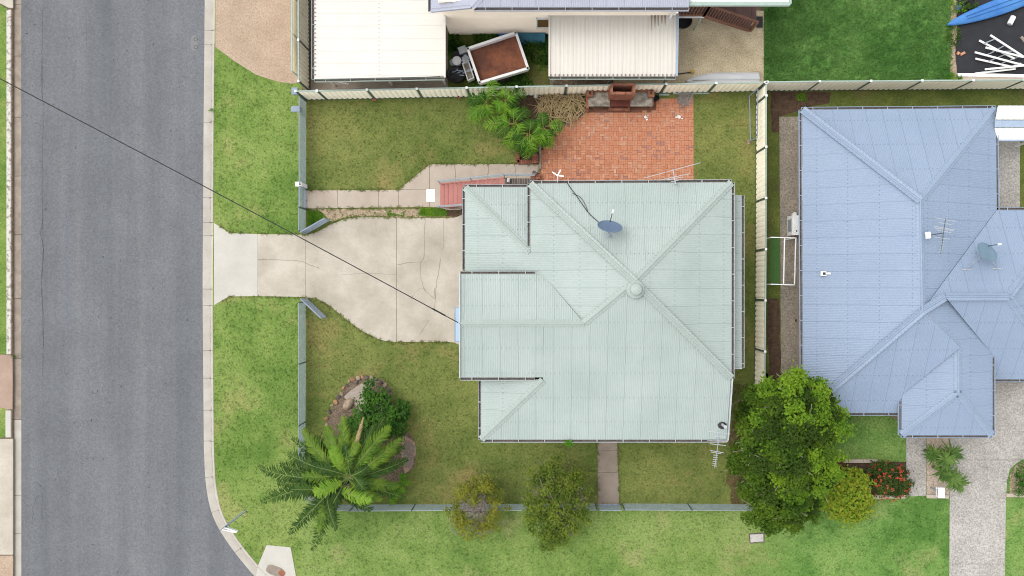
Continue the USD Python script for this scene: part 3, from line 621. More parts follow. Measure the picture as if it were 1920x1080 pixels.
# ---- main house, pale green roof
house = thing('house', 'raised house with pale green corrugated hipped roof in the middle of the fenced corner lot', 'house')
R = newroof(house); sc = MB(); T = .296; MG = (m_roof, m_roof_lap)
A = P(1190, 528, 6.3)
pN, pS, pE, pW = Plane(A, 0, -T), Plane(A, 0, T), Plane(A, -T, 0), Plane(A, T, 0)
Rr = pS.on(1095, 606); pWN = Plane(Rr, 0, -T)
q = pW.on(872, 351); pN2 = Plane(q, 0, -T)
q = pS.on(902, 824); pW3 = Plane(q, T, 0)
nN, nE = pN.on(994, 344.5), pN.on(1372, 342)
eSE = pE.on(1371.5, 709); xS = pS.on(1371.5, 709)
face(R, pN, [nN, nE, A], MG, screws=sc)
face(R, pE, [A, pE.on(1372, 342), eSE], MG, screws=sc)
xb = xS[0]
sSE = pS.on(1363.5, 824); sSE[0] = xb; sSE[2] = pS.z(*sSE[:2])
h3 = pS.on(1018, 713)
s3 = pS.on(902, 824)
face(R, pS, [s3, h3, [h3[0], Rr[1]], Rr, A, xS, sSE], MG, screws=sc)
wr, wse = pS.on(863, 607), pS.on(863, 707.5)
face(R, pS, [[wr[0], Rr[1]], [h3[0], Rr[1]], [h3[0], wse[1]], wse], MG, screws=sc)
wne = pWN.on(863, 514); wnv = wne.copy(); wnv[0] = pW.p[0] + (wne[2] - pW.p[2]) / T
face(R, pWN, [[wr[0], Rr[1]], Rr, wnv, wne], MG, screws=sc)
face(R, pW, [pW.on(994, 344.5), A, [Rr[0], Rr[1]], [wnv[0], wnv[1]], [pW.on(994, 400)[0], wnv[1]]], MG, screws=sc)
w1 = pW.on(872, 351); w1b = pW.on(994, 472); 
face(R, pW, [w1, w1b, [w1b[0], pW.on(994, 515)[1]], [w1[0], pW.on(872, 515)[1]]], MG, screws=sc)
n2 = [w1, [w1b[0] + .2, w1[1]], [w1b[0] + .2, w1b[1] - .2]]
face(R, pN2, n2, MG, screws=sc)
k3 = pW3.on(902, 708)
face(R, pW3, [s3, [s3[0], k3[1]], [h3[0], k3[1]], h3], MG, screws=sc)
# small lower roof along the east wall
pEa = Plane(P(1392, 500, 4.3), -.12, 0)
eaa, eab = pEa.on(1390.5, 366), pEa.on(1390.5, 690)
xi = pE.on(1372, 500)[0] - .3
face(R, pEa, [eaa, eab, [xi, eab[1]], [xi, eaa[1]]], MG, screws=None)
for a, b, n1, n2_ in ((nN, A, pN.n, pW.n), (nE, A, pN.n, pE.n), (xS, A, pS.n, pE.n), (A, Rr, pW.n, pS.n), (Rr, np.array([wr[0], Rr[1], Rr[2]]), pWN.n, pS.n), (s3, h3, pS.n, pW3.n), (w1, w1b, pW.n, pN2.n)):
    cap(R, a, b, n1, n2_, m_roof_cap, screws=sc)
gutter(R, nN, nE, m_gut, outward=(0, 1)); gutter(R, pE.on(1372, 342), eSE, m_gut, outward=(1, 0))
gutter(R, s3, sSE, m_gut, outward=(0, -1)); gutter(R, s3, [s3[0], k3[1] - .15, s3[2]], m_gut, outward=(-1, 0))
gutter(R, wse, [h3[0] - .35, wse[1], wse[2]], m_gut, outward=(0, -1)); gutter(R, wne, [wnv[0] - .1, wne[1], wne[2]], m_gut, outward=(0, 1))
w1e = pW.on(872, 506); w1e[0] = w1[0]; w1e[2] = w1[2]
gutter(R, w1, w1e, m_gut, outward=(-1, 0)); gutter(R, w1, [w1b[0] - .15, w1[1], w1[2]], m_gut, outward=(0, 1))
gutter(R, nN, [nN[0], w1b[1], nN[2]], m_gut, outward=(-1, 0)); gutter(R, eaa, eab, m_gut, outward=(1, 0))
bg = MB(); bg.bar(xS + [.03, 0, .0], sSE + [.03, 0, .0], .06, .16); bg.build('barge_board', m_gut, R['prim'])
bg = MB(); bg.bar(np.array([wr[0] - .02, Rr[1], Rr[2]]), wne + [-.02, 0, 0], .05, .16); bg.bar(np.array([wr[0] - .02, Rr[1], Rr[2]]), wse + [-.02, 0, 0], .05, .16); bg.build('barge_board', m_gut, R['prim'])
bg = MB(); bg.bar(eab + [0, -.02, 0], np.array([xi, eab[1] - .02, pEa.z(xi, 0)]), .04, .12); bg.build('barge_board', m_gut, R['prim'])
# spinning-vent base and dome at the apex
vb = MB(); vb.lathe([(.40, A[2] - .08), (.36, A[2] + .03), (.26, A[2] + .05), (.25, A[2] + .12), (.25, A[2] + .20), (.22, A[2] + .27), (.12, A[2] + .31), (0, A[2] + .32)], (A[0] + .04, A[1] - .32, 0), 24)
vb.build('roof_ventilator', m_roof_cap, R['prim'], smooth=40)
vp0 = pS.on(1354, 796); vb = MB(); vb.tube([vp0 + [0, 0, -.1], vp0 + [0, 0, .62]], .055, 10); vb.tube([vp0 + [0, 0, .62], vp0 + [0, 0, .66]], .075, 10)
vb.build('vent_pipe', m_alu, R['prim']); MB().lathe([(.20, vp0[2] + .01), (.07, vp0[2] + .06)], (*vp0[:2], 0), 14).build('pipe_flashing', m_dark, R['prim'])
endroof(R, m_roof_lap, sc, m_screw)
# walls under it
wl = [(nN[0] + .5, nN[1] - .6), (xb - .5, nN[1] - .6), (xb - .5, s3[1] + .6), (s3[0] + .6, s3[1] + .6), (s3[0] + .6, wse[1] + .5), (wr[0] + .55, wse[1] + .5), (wr[0] + .55, wne[1] - .5), (w1[0] + 1.2, wne[1] - .5), (w1[0] + 1.2, w1b[1] + .2), (nN[0] + .5, w1b[1] + .2)]
wallbox(house, wl, 4.1, m_wall)
for c, w_, h_, n_ in (((wl[0][0] + 2, wl[0][1], 3.4), 1.6, 1.1, (0, 1)), ((wl[0][0] + 5, wl[0][1], 3.4), 1.6, 1.1, (0, 1)), ((wl[2][0] - 2.5, wl[2][1], 3.3), 1.8, 1.1, (0, -1)), ((wl[2][0] - 7.5, wl[2][1], 3.3), 1.8, 1.1, (0, -1)), ((xb - .5, 0, 3.3), 1.6, 1.1, (1, 0)), ((xb - .5, -3.5, 3.3), 1.6, 1.1, (1, 0))):
    window(house, c, w_, h_, n_)
gd = MB(); gx = wr[0] + .55
for k in range(5): gd.box((gx - .03, Rr[1] + .2, .22 + k * .42), (.05, 3.6, .40))
gd.build('garage_door', m_cream, house)
# clear blue awning over the west gable window
m_poly = usdkit.material(stage, '/World/Looks/blue_polycarbonate', {'d': ('principled_bsdf', {'base_color': C(150, 190, 226), 'roughness': .25}), 't': ('transparent_bsdf', {'color': (.75, .86, .95)}), 'm': ('mix_closure', {'fac': .45})},
    [('d.BSDF', 'm.closure1'), ('t.BSDF', 'm.closure2')], surface='m.closure')
a0, a1 = P(853, 577, 4.2), P(853, 640, 4.2); aw = MB()
ax = gx
aw.add([a0, a1, [ax, a1[1] - .1, 4.7], [ax, a0[1] + .1, 4.7]], [[0, 1, 2, 3]]); aw.build('window_hood', m_poly, house)
aw = MB(); aw.bar(a0, a1, .03, .04); aw.bar(a0, [ax, a0[1] + .1, 4.7], .03, .03); aw.bar(a1, [ax, a1[1] - .1, 4.7], .03, .03); aw.build('hood_frame', m_bluegrey, house)
window(house, (ax, (a0[1] + a1[1]) / 2, 3.7), 1.6, 1.1, (-1, 0))

# ---- east neighbour, blue roof
eh = thing('house', 'single storey brick house with wide pale blue hipped roof beside the cream east fence', 'house')
R = newroof(eh); sc = MB(); MB_ = (m_broof, m_broof_lap)
ze = 2.45
NW, NE = P(1504, 206, ze), P(1867, 203, ze); rx = (NW[0] + NE[0]) / 2
SWc = np.array([NW[0] + .05, XY(1600, 774, ze)[1], ze]); zr = 4.6
N_ap = np.array([rx, P(1727, 377, zr)[1], zr]); J = np.array([rx + .08, P(1735, 583, zr)[1], zr])
x_e = NE[0]
fN = plane3(NW, NE, N_ap); fW = plane3(NW, N_ap, np.array([NW[0], 0, ze])); fE = plane3(NE, N_ap, np.array([x_e, 0, ze]))
fS = plane3(SWc, J, np.array([SWc[0] + 2, SWc[1], ze]))
# east wing (north slope meets the main east slope)
vN = P(1869, 394, ze); wEnd = P(2010, 394, ze); wEnd[1] = vN[1]; fNw = plane3(vN, wEnd, J); rW = fNw.on(1772, 556); rE = P(1890, 556, rW[2]); rE[1] = rW[1]
# south-east slope below the junction and the entrance wing
zw = 2.8; gE = P(1861, 740, zw); er0 = P(1797, 651, 3.55); er1 = P(1797, 737, 3.55); er1[0] = er0[0]
fSE = plane3(J, np.array([gE[0], -3, zw]), np.array([gE[0], -8, zw]))
er0 = fSE.on(1797, 651); er1 = fSE.on(1797, 737); er1[0] = er0[0]; er1[2] = er0[2]
swE, swW = P(1862, 815, zw), P(1691, 816, zw); swE[1] = swW[1]
swE[0] = gE[0]; fSw = plane3(swW, swE, er1); fWw = plane3(er0, er1, swW)
sv = P(1692, 739, zw); sv[0] = swW[0]; ce = P(1862, 664, zw); ce[0] = gE[0]; fSwing = plane3(rW, rE, ce); sS = fSwing.on(1865, 711)
face(R, fN, [NW, NE, N_ap], MB_, screws=sc, rows=1.2)
face(R, fW, [NW, N_ap, [rx, J[1]], J, SWc], MB_, screws=sc, rows=1.2)
face(R, fE, [NE, N_ap, [rx, J[1]], J, vN], MB_, screws=sc, rows=1.2)
face(R, fNw, [vN, J, rW, rE, [rE[0] + 4, vN[1]]], MB_, screws=sc, rows=1.2)
S_e = P(1690, 774, ze)
face(R, fS, [SWc, J, er0, sv, [sv[0], SWc[1]]], MB_, screws=sc, rows=1.2)
face(R, fSE, [J, rW + [.35, .1, 0], [gE[0], ce[1] + .4], swE, er1, er0], MB_, screws=sc, rows=1.2)
face(R, fSwing, [rW, rE, [rE[0] + 4, sS[1]], [gE[0], sS[1]], [gE[0], ce[1]]], MB_, screws=sc, rows=1.2)
face(R, fWw, [er0, er1, swW, [swW[0], sv[1]]], MB_, screws=sc, rows=1.2)
face(R, fSw, [swW, swE, er1], MB_, screws=sc, rows=1.2)
for a, b, n1, n2_ in ((NW, N_ap, fN.n, fW.n), (NE, N_ap, fN.n, fE.n), (N_ap, J, fW.n, fE.n), (SWc, J, fW.n, fS.n), (J, er0, fS.n, fSE.n), (er0, er1, fWw.n, fSE.n), (er1, swW, fWw.n, fSw.n), (er1, swE, fSw.n, fSE.n), (J, rW, fNw.n, fSE.n), (rW, rE, fNw.n, fSwing.n), (rE, np.array([rE[0] + 4, vN[1], ze]), fNw.n, fNw.n), (rE, np.array([rE[0] + 4, sS[1], sS[2]]), fSwing.n, fSwing.n)):
    cap(R, a, b, n1, n2_, m_broof_cap, w=.19, screws=sc)
fEe = plane3(rE, np.array([rE[0] + 4, vN[1], ze]), np.array([rE[0] + 4, sS[1], ze]))
face(R, fEe, [rE, [rE[0] + 4, vN[1]], [rE[0] + 4, sS[1]]], MB_)
for a, b, o in ((NW, NE, (0, 1)), (NW, SWc, (-1, 0)), (SWc, [sv[0], SWc[1], ze], (0, -1)), ([swW[0], sv[1], zw], swW, (-1, 0)), (swW, swE, (0, -1)), ([gE[0], ce[1], zw], swE, (1, 0)), (vN, [rE[0] + 4, vN[1], ze], (0, 1)), (NE, vN, (1, 0)), ([gE[0], sS[1], sS[2]], [rE[0] + 4, sS[1], sS[2]], (0, -1))):
    gutter(R, a, b, m_bgut, outward=o)
vq = fW.on(1545, 513); vb = MB(); vb.box(vq + [-.05, 0, .06], (.24, .22, .10)); vb.tube([vq + [.02, 0, .1], vq + [.26, 0, .14]], .045, 8); vv = vb.build('flue_outlet', m_white, R['prim'])
MB().box(vq + [-.03, 0, .125], (.11, .11, .05)).build('flue_hole', m_dark, vv)
endroof(R, m_broof_lap, sc, mat('blue_roof_screw', C(144, 162, 190), rough=.6))
# apply valley metal trim where slopes meet
for a, b in ((fE.on(1867, 394), J), (rW, ce), (er0, sv)):
    pass
for poly_ in ([(NW[0] + .5, NW[1] - .5), (x_e - .5, NW[1] - .5), (x_e - .5, SWc[1] + .6), (NW[0] + .5, SWc[1] + .6)], [(x_e - .52, vN[1] - .5), (rE[0] + 3.4, vN[1] - .5), (rE[0] + 3.4, sS[1] + .5), (x_e - .52, sS[1] + .5)], [(swW[0] + .4, SWc[1] + .62), (swW[0] + .4, swW[1] + .5), (swE[0] - .5, swW[1] + .5), (swE[0] - .5, SWc[1] + .62)]):
    wallbox(eh, poly_, 2.38, m_bwall)
for c, w_, h_, n_ in (((NW[0] + 3, NW[1] - .5, 1.5), 1.8, 1.2, (0, 1)), ((NW[0] + 6, NW[1] - .5, 1.5), 1.8, 1.2, (0, 1)), ((NW[0] + 2.5, SWc[1] + .6, 1.5), 1.8, 1.3, (0, -1)), ((NW[0] + .5, 1, 1.5), 1.5, 1.1, (-1, 0)), ((NW[0] + .5, 5, 1.5), 1.5, 1.1, (-1, 0))):
    window(eh, c, w_, h_, n_)
gd = MB()
for k in range(5): gd.box(((er0[0] + swE[0] - .6) / 2, swW[1] + .46, .22 + k * .42), (2.2, .05, .40))
gd.build('garage_door', m_cream, eh)
# white patio cover on the east neighbour's north-east corner
pcv = thing('patio_cover', 'white ribbed patio cover joined to the blue roofed house, beside the back path', 'awning')
RR = newroof(pcv); b0, b1 = P(1871.5, 198, 2.9), P(2010, 198, 2.9); c0 = P(1871.5, 262, 2.35)
ym = P(1900, 228, 2.7)[1]
pp = plane3(b0, b1, c0)
face(RR, pp, [b0, b1, [b1[0], ym + .1], [b0[0], ym + .1]], (m_white, m_cream_lap), pitch=.25, amp=.012, cover=1.0, prof='rib')
face(RR, pp, [[b0[0], ym - .25], [b1[0], ym - .25], [b1[0], c0[1]], c0], (m_white, m_cream_lap), pitch=.25, amp=.012, cover=1.0, prof='rib')
MB().bar([b0[0], ym - .08, pp.z(0, ym - .08) + .0], [b1[0], ym - .08, pp.z(0, ym - .08) + .0], .32, .03).build('clear_strip', m_bgut, RR['prim'])
MB().bar(c0 + [0, -.03, -.05], [b1[0], c0[1] - .03, c0[2] - .05], .06, .14).build('fascia', m_bgut, pcv)
endroof(RR, m_cream_lap)
for x in (b0[0] + .05, b0[0] + 2.4): MB().box((x, c0[1] + .1, 1.1), (.09, .09, 2.2)).build('post', m_white, pcv)

# ---- north neighbour, raised, lilac grey roof
nh = thing('house', 'raised cream weatherboard house with lilac grey roof at the top edge of the photo', 'house')
R = newroof(nh); sc = MB(); zn = 5.0; MN = (m_nroof, m_nroof_lap)
n0, n1 = P(884, 13, zn), P(1292, 6, zn); n1[1] = n0[1]; rz_ = zn + .296 * 4.2
pSn = plane3(n0, n1, np.array([n0[0], n0[1] + 4.2, rz_])); pWn = Plane(n0, .296, 0)
w0 = pWn.on(808, 19.5); w0[1] = n0[1]; w0[2] = pWn.z(w0[0], 0)
hp = n0 + np.array([4.2, 4.2, 0])
face(R, pSn, [n0, n1, [n1[0], n0[1] + 4.2], [hp[0], n0[1] + 4.2]], MN, screws=sc)
face(R, pWn, [[w0[0], w0[1]], n0, [hp[0], hp[1]], [w0[0], hp[1] + 4]], MN, screws=sc)
cap(R, n0, np.array([hp[0], hp[1], rz_]), pSn.n, pWn.n, m_nroof)
gutter(R, n0 + [.1, 0, 0], n1, m_nroof, outward=(0, -1), h=.14, w=.14)
MB().bar(w0 + [0, -.03, 0], n0 + [0, -.03, 0], .06, .16).build('barge_board', m_nroof, R['prim'])
gutter(R, w0, [w0[0], w0[1] + 8, w0[2]], m_nroof, outward=(-1, 0))
endroof(R, m_nroof_lap, sc, m_nroof_lap)
wy = XY(960, 65, 0)[1]
wx0, wx1 = XY(843, 65)[0], 6.36
wallp = [(wx0, wy), (wx1, wy), (wx1, wy + 8), (wx0, wy + 8)]
wallbox(nh, wallp, 4.85, m_wall)
bd = MB()
for k in range(1, 30): bd.box(((wx0 + wx1) / 2, wy - .012, .15 + k * .16), (wx1 - wx0, .02, .012))
bd.build('weatherboard_joints', m_wall, nh, kind='stuff')
for a, b, za, zb, mt in ((894, 1015, 4.25, 4.75, m_white), (1128, 1160, 4.2, 4.75, m_white)):
    xa, xb_ = P(a, 20, 4.4)[0], P(b, 20, 4.4)[0]
    window(nh, ((xa + xb_) / 2, wy, (za + zb) / 2), xb_ - xa, zb - za, (0, -1))
xa, xb_ = P(1008, 43, 1.8)[0], P(1029, 43, 1.8)[0]
fr = MB(); zc = 1.94; xc = (xa + xb_) / 2 + .12; ww = .85
for s in (-1, 1): fr.box((xc + s * ww / 2, wy - .04, zc), (.06, .08, 1.34)); fr.box((xc, wy - .04, zc + s * .64), (ww, .08, .06))
f_ = fr.build('window', m_white, nh); MB().box((xc, wy - .02, zc), (ww - .06, .04, 1.22)).build('timber_pane', mat('brown_blind', C(120, 92, 46), rough=.6), f_)
MB().bar([P(894, 20, 4.1)[0], wy - .06, 4.12], [P(1290, 20, 4.1)[0], wy - .06, 4.12], .08, .10).build('window_sill', m_frail, nh)
dp = MB(); dp.tube([[wx1 - .25, wy - .1, 0.0], [wx1 - .25, wy - .1, 4.6], [wx1 - .25, wy - .5, 4.85]], .05, 8); dp.build('downpipe', m_white, nh)
sv_ = P(1131, 18, 4.4)

# white veranda roof at the top edge
va = thing('veranda_roof', 'flat white veranda roof with pale green fascia over the brown deck', 'awning')
RR = newroof(va); zv = 4.9
a_, b_ = P(1276, 1, zv), P(1480, 1, zv); b_[1] = a_[1] = P(1300, 3, zv)[1]
pv = Plane(a_, 0, .03)
face(RR, pv, [a_, b_, [b_[0], b_[1] + 5], [a_[0], a_[1] + 5]], (m_white, m_cream_lap), pitch=.2, amp=.01, cover=1.0, prof='rib')
MB().bar(a_ + [-.1, -.09, -.06], b_ + [.03, -.09, -.06], .16, .17).build('fascia', m_frail, va)
MB().bar(b_ + [.05, -.1, -.05], b_ + [.05, 5, .05], .08, .18).build('fascia', m_frail, va)
endroof(RR, m_cream_lap)
for x in (b_[0] - .3, a_[0] + 2.5): MB().box((x, a_[1] + 3.8, 2.4), (.1, .1, 4.75)).build('post', m_white, va)

# carport over the slab
cpx = thing('carport', 'large cream ribbed carport roof beside the tall side fence and tan driveway', 'carport')
RR = newroof(cpx); zc = 2.75
c0, c1 = P(589.5, 148, zc), P(833, 144, zc); tx0, tx1 = c0[0], c1[0]
pc = Plane(c0, .015, 0); fall = (-1, 0)
face(RR, pc, [[tx0, c0[1]], [tx1, c1[1]], [tx1, 18], [tx0, 18]], (m_cream, m_cream_lap), pitch=.19, amp=.006, cover=.57, prof='rib', fall=fall)
scm = MB()
for yy in np.arange(c1[1] + .1, 18, .19):
    scm.box((tx0 + .02, yy, zc + .035), (.10, .04, .03)); scm.box(((tx0 + tx1) / 2, yy, pc.z((tx0 + tx1) / 2, 0) + .017), (.03, .03, .012))  # eave boxes paint shadow at the rib ends; middle row is screws
gutter(RR, [tx0, c0[1], zc], [tx0, 18, zc], m_gut, outward=(-1, 0), straps=2.0)
gutter(RR, [tx0, c0[1], zc], [tx1, c1[1], zc], m_frail, outward=(0, -1), straps=1.15)
MB().bar([tx1 + .03, c1[1] - .05, pc.z(tx1, 0) + .01], [tx1 + .03, 18, pc.z(tx1, 0) + .01], .09, .16).build('fascia', m_cream, cpx)
endroof(RR, m_cream_lap, scm, mat('rib_shadow_end', C(176, 160, 150), rough=.9))
for x, y in ((tx0 + .3, c0[1] + .35), ((tx0 + tx1) / 2 + .1, c0[1] + .4), (tx1 - .25, c1[1] + .3), (tx0 + .3, 16), (tx1 - .2, 16)):
    MB().box((x, y, (zc - .1) / 2), (.09, .09, zc - .1)).build('post', m_white, cpx)
br = MB(); br.bar([tx0 + .35, c0[1] + .1, 2.55], [tx0 + 1.3, c0[1] + .05, 1.6], .06, .06); br.build('brace', m_white, cpx)
# second cream roof
aw2 = thing('carport', 'smaller cream ribbed carport roof with dark rust streaks, against the north house wall', 'carport')
RR = newroof(aw2)
zc2 = 2.6; zt = 2.95
d0, d1 = P(1031, 144, zc2), P(1267, 142, zc2); d0[1] = d1[1] = P(1100, 143, zc2)[1]
ty = P(1100, 25, zt)[1]; tp = plane3(d0, d1, np.array([d0[0], ty, zt]))
face(RR, tp, [d0, d1, [d1[0], ty], [d0[0], ty]], (m_cream, m_cream_lap), pitch=.19, amp=.006, cover=.57, prof='rib')
scm = MB()
for xx in np.arange(d0[0] + .05, d1[0], .19): scm.box((xx, d0[1] + .03, zc2 + .03), (.06, .12, .03))  # dark boxes painting the shadow at each rib end
gutter(RR, d0, d1, m_frail, outward=(0, -1), straps=1.2)
MB().bar(d0 + [-.03, 0, .0], [d0[0] - .03, ty, zt], .07, .12).build('fascia', m_cream, aw2)
MB().bar(d1 + [.04, 0, .0], [d1[0] + .04, ty, zt], .09, .14).build('fascia', m_bgut, aw2)
m_streak = mat('rust_streak', C(150, 120, 90), C(222, 206, 182), scale=3, fine=20, fine_amt=.2, rough=.9, lo=.3, hi=.62, stretch=(4, .6, 1))
for k, (xs, y1) in enumerate(((1221.5, 58), (1228, 52), (1234, 49), (1241, 45), (1247, 47))):
    ua, ub = tp.on(xs, 26), tp.on(xs, y1); stv = MB(); w_ = .045
    stv.add([ua + [-w_, 0, .018], ua + [w_, 0, .018], ub + [w_ * .2, 0, .018], ub + [-w_ * .2, 0, .018]], [[0, 1, 2, 3]]); stv.build('rust_stain', m_streak, RR['prim'])
endroof(RR, m_cream_lap, scm, mats['rib_shadow_end'])
for x, y in ((d0[0] + .2, d0[1] + .25), ((d0[0] + d1[0]) / 2, d0[1] + .25), (d1[0] - .2, d0[1] + .25)):
    MB().box((x, y, (zc2 - .1) / 2), (.09, .09, zc2 - .1)).build('post', m_frail, aw2)
fl = MB(); e0, e1 = tp.on(1222, 23), tp.on(1252, 23); fl.bar(e0 + [0, 0, .07], e1 + [0, 0, .07], .07, .09); fl.bar(e1 + [0, 0, .07], e1 + [.15, .35, .25], .07, .09); fl.build('spreader_pipe', m_white, aw2)

# ------------------------------------------------------------------ fences
def sheetfence(label, base, hgt, side, step=2.36, pitch=.25, first=0.0, cat='fence', name='sheet_fence', caps=True, mt=None):
    """ribbed steel fence along base (world points), one panel part per bay"""
    t = thing(name, label, cat)
    base = np.array(base); d = np.r_[0, np.cumsum(np.hypot(*np.diff(base, axis=0).T))]
    at = lambda s: np.array([np.interp(s, d, base[:, 0]), np.interp(s, d, base[:, 1]), 0.0])
    ss = [0.0] + list(np.arange(first if first else step, d[-1] - .3, step)) + [d[-1]]
    for k, s in enumerate(ss):
        p = at(s); q = at(min(s + .1, d[-1])) - at(max(s - .1, 0)); a = math.atan2(q[1], q[0])
        MB().box(p + [0, 0, hgt / 2], (.07, .075, hgt), a).build('post', m_fpost, t)
        if caps: MB().box(p + [0, 0, hgt + .02], (.10, .10, .05), a).build('post_cap', m_white, t)
    for s0, s1 in zip(ss[:-1], ss[1:]):
        a, b = at(s0 + .045), at(s1 - .045); e = (b - a); L = np.linalg.norm(e); e = e / L; n = np.array([-e[1], e[0], 0])
        us = np.arange(0, L, pitch / 10); ph = (us / pitch) % 1; off = .018 * np.clip(np.abs(ph - .5) * 10 - 3.4, -1, 1)
        q = a + us[:, None] * e + off[:, None] * n; m = len(us); i = np.arange(m - 1)
        MB().add(np.vstack([q + [0, 0, .06], q + [0, 0, hgt - .05]]), np.c_[i, i + 1, i + 1 + m, i + m]).build('panel', mt or m_fence, t)
        MB().bar(a + [0, 0, hgt - .02], b + [0, 0, hgt - .02], .06, .06).build('top_rail', m_frail, t)
        MB().bar(a + [0, 0, .05], b + [0, 0, .05], .055, .06).build('bottom_rail', m_fpost, t)
    return t
FH = 1.8
sheetfence('cream ribbed steel fence behind the brick barbecue, palms and yard lawn', [XY(574, 187), XY(1000, 178.5), XY(1416, 171)], FH, 1, first=1.0, step=2.34)
sheetfence('cream ribbed steel fence between the lush back lawn and blue roofed house', [XY(1420, 170.5), XY(1500, 169.5), XY(1920, 166.5), XY(2100, 165.5)], FH, 1, first=2.45, step=2.4)
sheetfence('cream ribbed steel fence between the green roofed house and the blue roofed house', [XY(1418, 172), XY(1417, 500), XY(1415, 720), XY(1414, 950)], FH, 1, first=.6, step=2.4)
sheetfence('tall cream ribbed steel fence between the tan driveway and the large carport', [XY(579, -160), XY(580, 170)], FH + .1, 1, first=1.5, step=2.6, pitch=.2)
# sliding gate alongside it
sg = thing('sliding_gate', 'narrow cream sliding gate parked along the edge of the tan driveway', 'gate')
g0, g1 = P(567, -120, 0), P(566.5, 150, 0)
for z_ in (.15, 1.75): MB().bar(g0 + [0, 0, z_], g1 + [0, 0, z_], .06, .06).build('rail', m_frail, sg)
for s in np.linspace(0, 1, 5):
    p = g0 * (1 - s) + g1 * s; MB().box(p + [0, 0, .95], (.05, .05, 1.6)).build('post', m_frail, sg)
MB().bar(g0 + [0, 0, .95], g1 + [0, 0, .95], .03, 1.5).build('panel', m_fence, sg)

def meshfence(label, pts, hgt=1.2, name='mesh_fence', posts=None):
    t = thing(name, label, 'fence'); pts = np.array(pts); L = np.r_[0, np.cumsum(np.hypot(*np.diff(pts, axis=0).T))]
    n = max(1, round(L[-1] / 3.0)); ss = np.linspace(0, L[-1], n + 1)
    at = lambda s: np.array([np.interp(s, L, pts[:, 0]), np.interp(s, L, pts[:, 1]), 0.0])
    for s in ss: MB().tube([at(s), at(s) + [0, 0, hgt + .04]], .028, 8).build('post', m_fpost, t)
    for s0, s1 in zip(ss[:-1], ss[1:]):
        b = MB(); stp = .06; k = hgt / stp; W = s1 - s0
        MB().tube([at(s0) + [0, 0, hgt], at((s0 + s1) / 2) + [0, 0, hgt], at(s1) + [0, 0, hgt]], .02, 8).build('top_rail', m_steel, t)
        for sgn in (1, -1):
            for u in np.arange(-hgt, W, stp):
                u0, u1 = max(u, 0), min(u + hgt, W)
                if u1 - u0 < .03: continue
                z0, z1 = (u0 - u), (u1 - u)
                if sgn < 0: z0, z1 = hgt - z0, hgt - z1
                b.bar(at(s0 + u0) + [0, 0, .03 + z0 * .97], at(s0 + u1) + [0, 0, .03 + z1 * .97], .008, .008)
        b.build('wire_mesh', m_meshw, t)
    return t
m_meshw = mat('green_wire_mesh', C(176, 194, 190), C(160, 178, 174), rough=.6)
meshfence('low green wire mesh fence from the side path gate to the cream fence corner', [XY(574, 190), XY(574, 351)])
meshfence('low green wire mesh fence between the side path and the driveway gate leaf', [XY(573.5, 393), XY(573, 436)])
meshfence('low green wire mesh fence curving round the big palm at the street corner', [XY(573, 566), XY(573.5, 700), XY(572, 880), XY(574, 905), XY(582, 924), XY(598, 938), XY(622, 946), XY(1116, 944)])
meshfence('low green wire mesh fence from the front path to the leafy tree', [XY(1166, 944), XY(1412, 945)])
def meshgate(label, a, b, name='mesh_gate', hgt=1.15):
    t = thing(name, label, 'gate'); a, b = np.array([*a, 0.]), np.array([*b, 0.]); e = b - a; L = np.linalg.norm(e); e /= L; z = np.array([0, 0, 1.])
    f = MB(); f.tube([a + z * .1, a + z * hgt], .022); f.tube([b + z * .1, b + z * hgt], .022); f.build('upright', m_steel, t)
    for h in (.12, hgt): MB().bar(a + z * h, b + z * h, .05, .05).build('rail', m_bluegrey, t)
    m = MB()
    for s in np.arange(.06, L, .055): m.bar(a + e * s + z * .12, a + e * s + z * hgt, .007, .007, e)
    for h in np.arange(.2, hgt, .06): m.bar(a + z * h, b + z * h, .007, .007)
    m.build('wire_mesh', m_bluegrey, t)
    return t
meshgate('open blue grey mesh gate leaf on the upper side of the driveway entrance', XY(575, 438), XY(619, 413))
meshgate('open blue grey mesh gate leaf on the lower side of the driveway entrance', XY(576, 560), XY(613, 595))
meshgate('closed mesh gate at the end of the front path', XY(1121, 945), XY(1161, 945))
meshgate('closed mesh gate at the street end of the side path', XY(573.5, 354), XY(573.5, 391))
# letterboxes on the street fence
def letterbox(label, c, size, z, mt, rz=0.0):
    t = thing('letterbox', label, 'letterbox', (c[0], c[1], 0), rz)
    MB().box((0, 0, z / 2), (.06, .06, z)).build('post', m_steel, t)
    b = MB(); b.box((0, 0, z + size[2] / 2), size); b.build('box', mt, t); MB().box((0, 0, z + size[2] + .012), (size[0] + .03, size[1] + .03, .022)).build('lid', mt, t)
    MB().box((-size[0] / 2 - .004, 0, z + size[2] * .65), (.006, size[1] * .7, .03)).build('slot', m_dark, t)
    return t
letterbox('flat blue grey letterbox facing the verge near the cream fence corner', XY(556, 205, 1.0), (.42, .24, .2), .9, m_bluegrey)
letterbox('small blue grey meter box on a bent bracket beside the tan driveway', XY(553, 171, .8), (.26, .3, .25), .6, m_bluegrey)
letterbox('white slanted letterbox in the pebble bed by the east driveway', XY(1763, 923, 1.0), (.28, .46, .25), .85, m_white)
t = thing('water_meter', 'white box on the fence beside the side path entry', 'utility box', (*XY(571, 350), 0)); MB().box((0, 0, .5), (.28, .18, 1.0)).build('pillar', m_white, t); MB().box((0, 0, 1.02), (.3, .22, .05)).build('cap', m_white, t)

